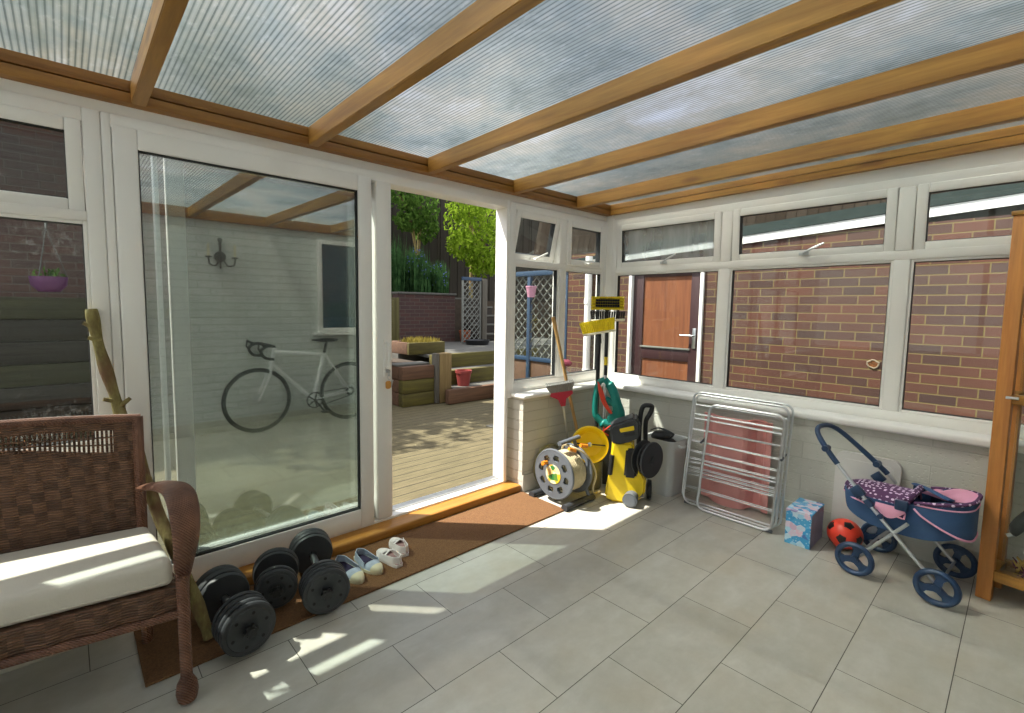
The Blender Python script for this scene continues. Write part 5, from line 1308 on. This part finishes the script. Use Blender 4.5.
def tilehang():
    t = NT('brown_hung_tiles'); tc = t.n('ShaderNodeTexCoord'); sp = t.n('ShaderNodeSeparateXYZ'); t.l(tc.outputs['Object'], sp.inputs[0])
    cb = t.n('ShaderNodeCombineXYZ'); t.l(t.math('ADD', sp.outputs[1], 30), cb.inputs[0]); t.l(t.math('ADD', sp.outputs[2], 30), cb.inputs[1])
    br = t.n('ShaderNodeTexBrick'); t.l(cb.outputs[0], br.inputs['Vector'])
    for k, v in (('Scale', 1), ('Brick Width', .09), ('Row Height', .3), ('Mortar Size', .004), ('Bias', 0)): br.inputs[k].default_value = v
    br.inputs['Color1'].default_value = lin('#2e2823'); br.inputs['Color2'].default_value = lin('#3d3731'); br.inputs['Mortar'].default_value = lin('#1e1a17')
    return t.done(t.bsdf(br.outputs['Color'], 1.0, Specular_IOR_Level=0.0))
GP(MB(), [(XN+.12, 2.15), (XN+.9, 2.15), (XN+.9, 4.0), (XN+.6, 4.0)], -5, 5.0).build('tile_hanging', tilehang(), nh, smooth=0)
# door in that wall
b = MB()
for y0, y1, z0, z1 in ((2.33, 2.365, -.05, 1.83), (3.195, 3.23, -.05, 1.83), (2.365, 3.195, 1.80, 1.83)): b.box(XN-.03, XN+.06, y0, y1, z0, z1, .003)
b.build('door_trim', M['upvc'], nh, label='white door trim')
M['dkbrown'] = plain('dark_brown_paint', '#3a2224', .45, var=.08)
b = MB(); ya, ybb = 2.37, 3.19
b.box(XN+.02, XN+.065, ya, ya+.115, -.04, 1.795, .003); b.box(XN+.02, XN+.065, ybb-.13, ybb, -.04, 1.795, .003); b.box(XN+.02, XN+.065, ya+.11, ybb-.125, 1.715, 1.795, .003); b.box(XN+.02, XN+.065, ya+.11, ybb-.125, .765, .905, .003); b.box(XN+.02, XN+.065, ya+.11, ybb-.125, -.04, .15, .003)
do = b.build('door', M['dkbrown'], nh, label='dark brown door with tan panels')
M['tanpanel'] = wood('tan_board', '#6e3c22', '#935a34', 'z', .6, False)
MB().box(XN+.035, XN+.055, ya+.112, ybb-.128, .906, 1.714).build('panel', M['tanpanel'], do); MB().box(XN+.035, XN+.055, ya+.112, ybb-.128, .151, .764).build('panel', M['tanpanel'], do)
b = MB(); b.box(XN+.005, XN+.03, ya+.10, ybb-.115, .895, .915, .003); b.build('weather_bar', M['lattice'], do)
b = MB(); b.box(XN+.008, XN+.02, ya+.035, ya+.075, .92, 1.14, .004); b.cyl((XN+.01, ya+.055, 1.06), (XN-.04, ya+.055, 1.06), .010, n=12); b.cyl((XN-.035, ya+.05, 1.06), (XN-.035, ya+.19, 1.06), .009, n=12); b.build('handle', M['steel'], do)
# broken brick with a pipe stub
b = MB(); b.tube([(XN-.004+.001*math.sin(k*1.7), (.86)+.040*math.cos(2*math.pi*k/14)*(1+.12*math.sin(k*2.3)), .905+.032*math.sin(2*math.pi*k/14)*(1+.15*math.cos(k*1.9))) for k in range(14)], .007, 6, True); so_ = b.build('hole_edge', plain('broken_mortar', '#8a7b67', .9), nh, label='broken mortar edge round a hole')
b = MB(); b.cyl((XN-.006, .86, .905), (XN-.002, .86, .905), .034, n=18); b.build('hole', plain('rusty_hole', '#6b3f1a', .95, var=.5, scale=60), nh)
b = MB(); b.cyl((XN-.06, 3.80, -.05), (XN-.06, 3.80, 2.0), .045, n=18); 
for z in (.5, 1.4): b.cyl((XN-.06, 3.80, z), (XN-.06, 3.80, z+.06), .052, n=18)
b.build('downpipe', M['upvc'], nh, label='white round downpipe')

# ================================================================== light, sky, camera
sd = bpy.data.lights.new('sun', 'SUN'); sd.energy = 6.0; sd.angle = R(.6); sd.color = (1, .95, .86)
so = bpy.data.objects.new('sun', sd); COL.objects.link(so); so.rotation_euler = Vector((1, -1, -2.1)).to_track_quat('-Z', 'Y').to_euler(); so.location = (-6, 8, 12)
wd = bpy.data.worlds.new('sky'); SC.world = wd; wd.use_nodes = True
nt = wd.node_tree; nt.nodes.clear()
ou = nt.nodes.new('ShaderNodeOutputWorld'); bgn = nt.nodes.new('ShaderNodeBackground')
sk = nt.nodes.new('ShaderNodeTexSky'); sk.sky_type = 'NISHITA'; sk.sun_disc = False; sk.sun_elevation = R(56); sk.sun_rotation = R(-45); sk.air_density = 1.0; sk.dust_density = 2.5
tc = nt.nodes.new('ShaderNodeTexCoord'); nz = nt.nodes.new('ShaderNodeTexNoise'); nz.inputs['Scale'].default_value = 3.2; nz.inputs['Detail'].default_value = 6
nt.links.new(tc.outputs['Generated'], nz.inputs['Vector'])
cr = nt.nodes.new('ShaderNodeValToRGB'); cr.color_ramp.elements[0].position = .36; cr.color_ramp.elements[1].position = .62; nt.links.new(nz.outputs['Fac'], cr.inputs[0])
mxn = nt.nodes.new('ShaderNodeMix'); mxn.data_type = 'RGBA'; nt.links.new(cr.outputs[0], mxn.inputs[0]); nt.links.new(sk.outputs[0], mxn.inputs[6]); mxn.inputs[7].default_value = (8.6, 8.5, 8.5, 1)
nt.links.new(mxn.outputs[2], bgn.inputs[0]); bgn.inputs[1].default_value = .16
nt.links.new(bgn.outputs[0], ou.inputs[0])

cd = bpy.data.cameras.new('camera'); cam = bpy.data.objects.new('camera', cd); COL.objects.link(cam); SC.camera = cam
f_, yaw, pitch, roll = 479.5203, R(41.88515), R(4.83782), R(.737453)
fw = Vector((math.sin(yaw)*math.cos(pitch), math.cos(yaw)*math.cos(pitch), -math.sin(pitch))); rt = Vector((math.cos(yaw), -math.sin(yaw), 0)); up = rt.cross(fw)
r2 = rt*math.cos(roll)+up*math.sin(roll); u2 = r2.cross(fw)
Mx = Matrix((r2, u2, -fw)).transposed().to_4x4(); Mx.translation = (0, 0, 1.345); cam.matrix_world = Mx
cd.sensor_fit = 'HORIZONTAL'; cd.sensor_width = 36; cd.lens = f_*36/1024; cd.shift_x = 18.1036/1024; cd.shift_y = -9.0133/1024
cd.clip_start = .02; cd.clip_end = 200

vs = SC.view_settings; vs.view_transform = 'Standard'; vs.look = 'None'; vs.exposure = 0.95; vs.gamma = 1; vs.use_curve_mapping = False
cy = SC.cycles; cy.use_denoising = True; cy.transparent_max_bounces = 24; cy.max_bounces = 10; cy.diffuse_bounces = 5; cy.glossy_bounces = 4; cy.sample_clamp_indirect = 8; cy.caustics_reflective = False; cy.caustics_refractive = True
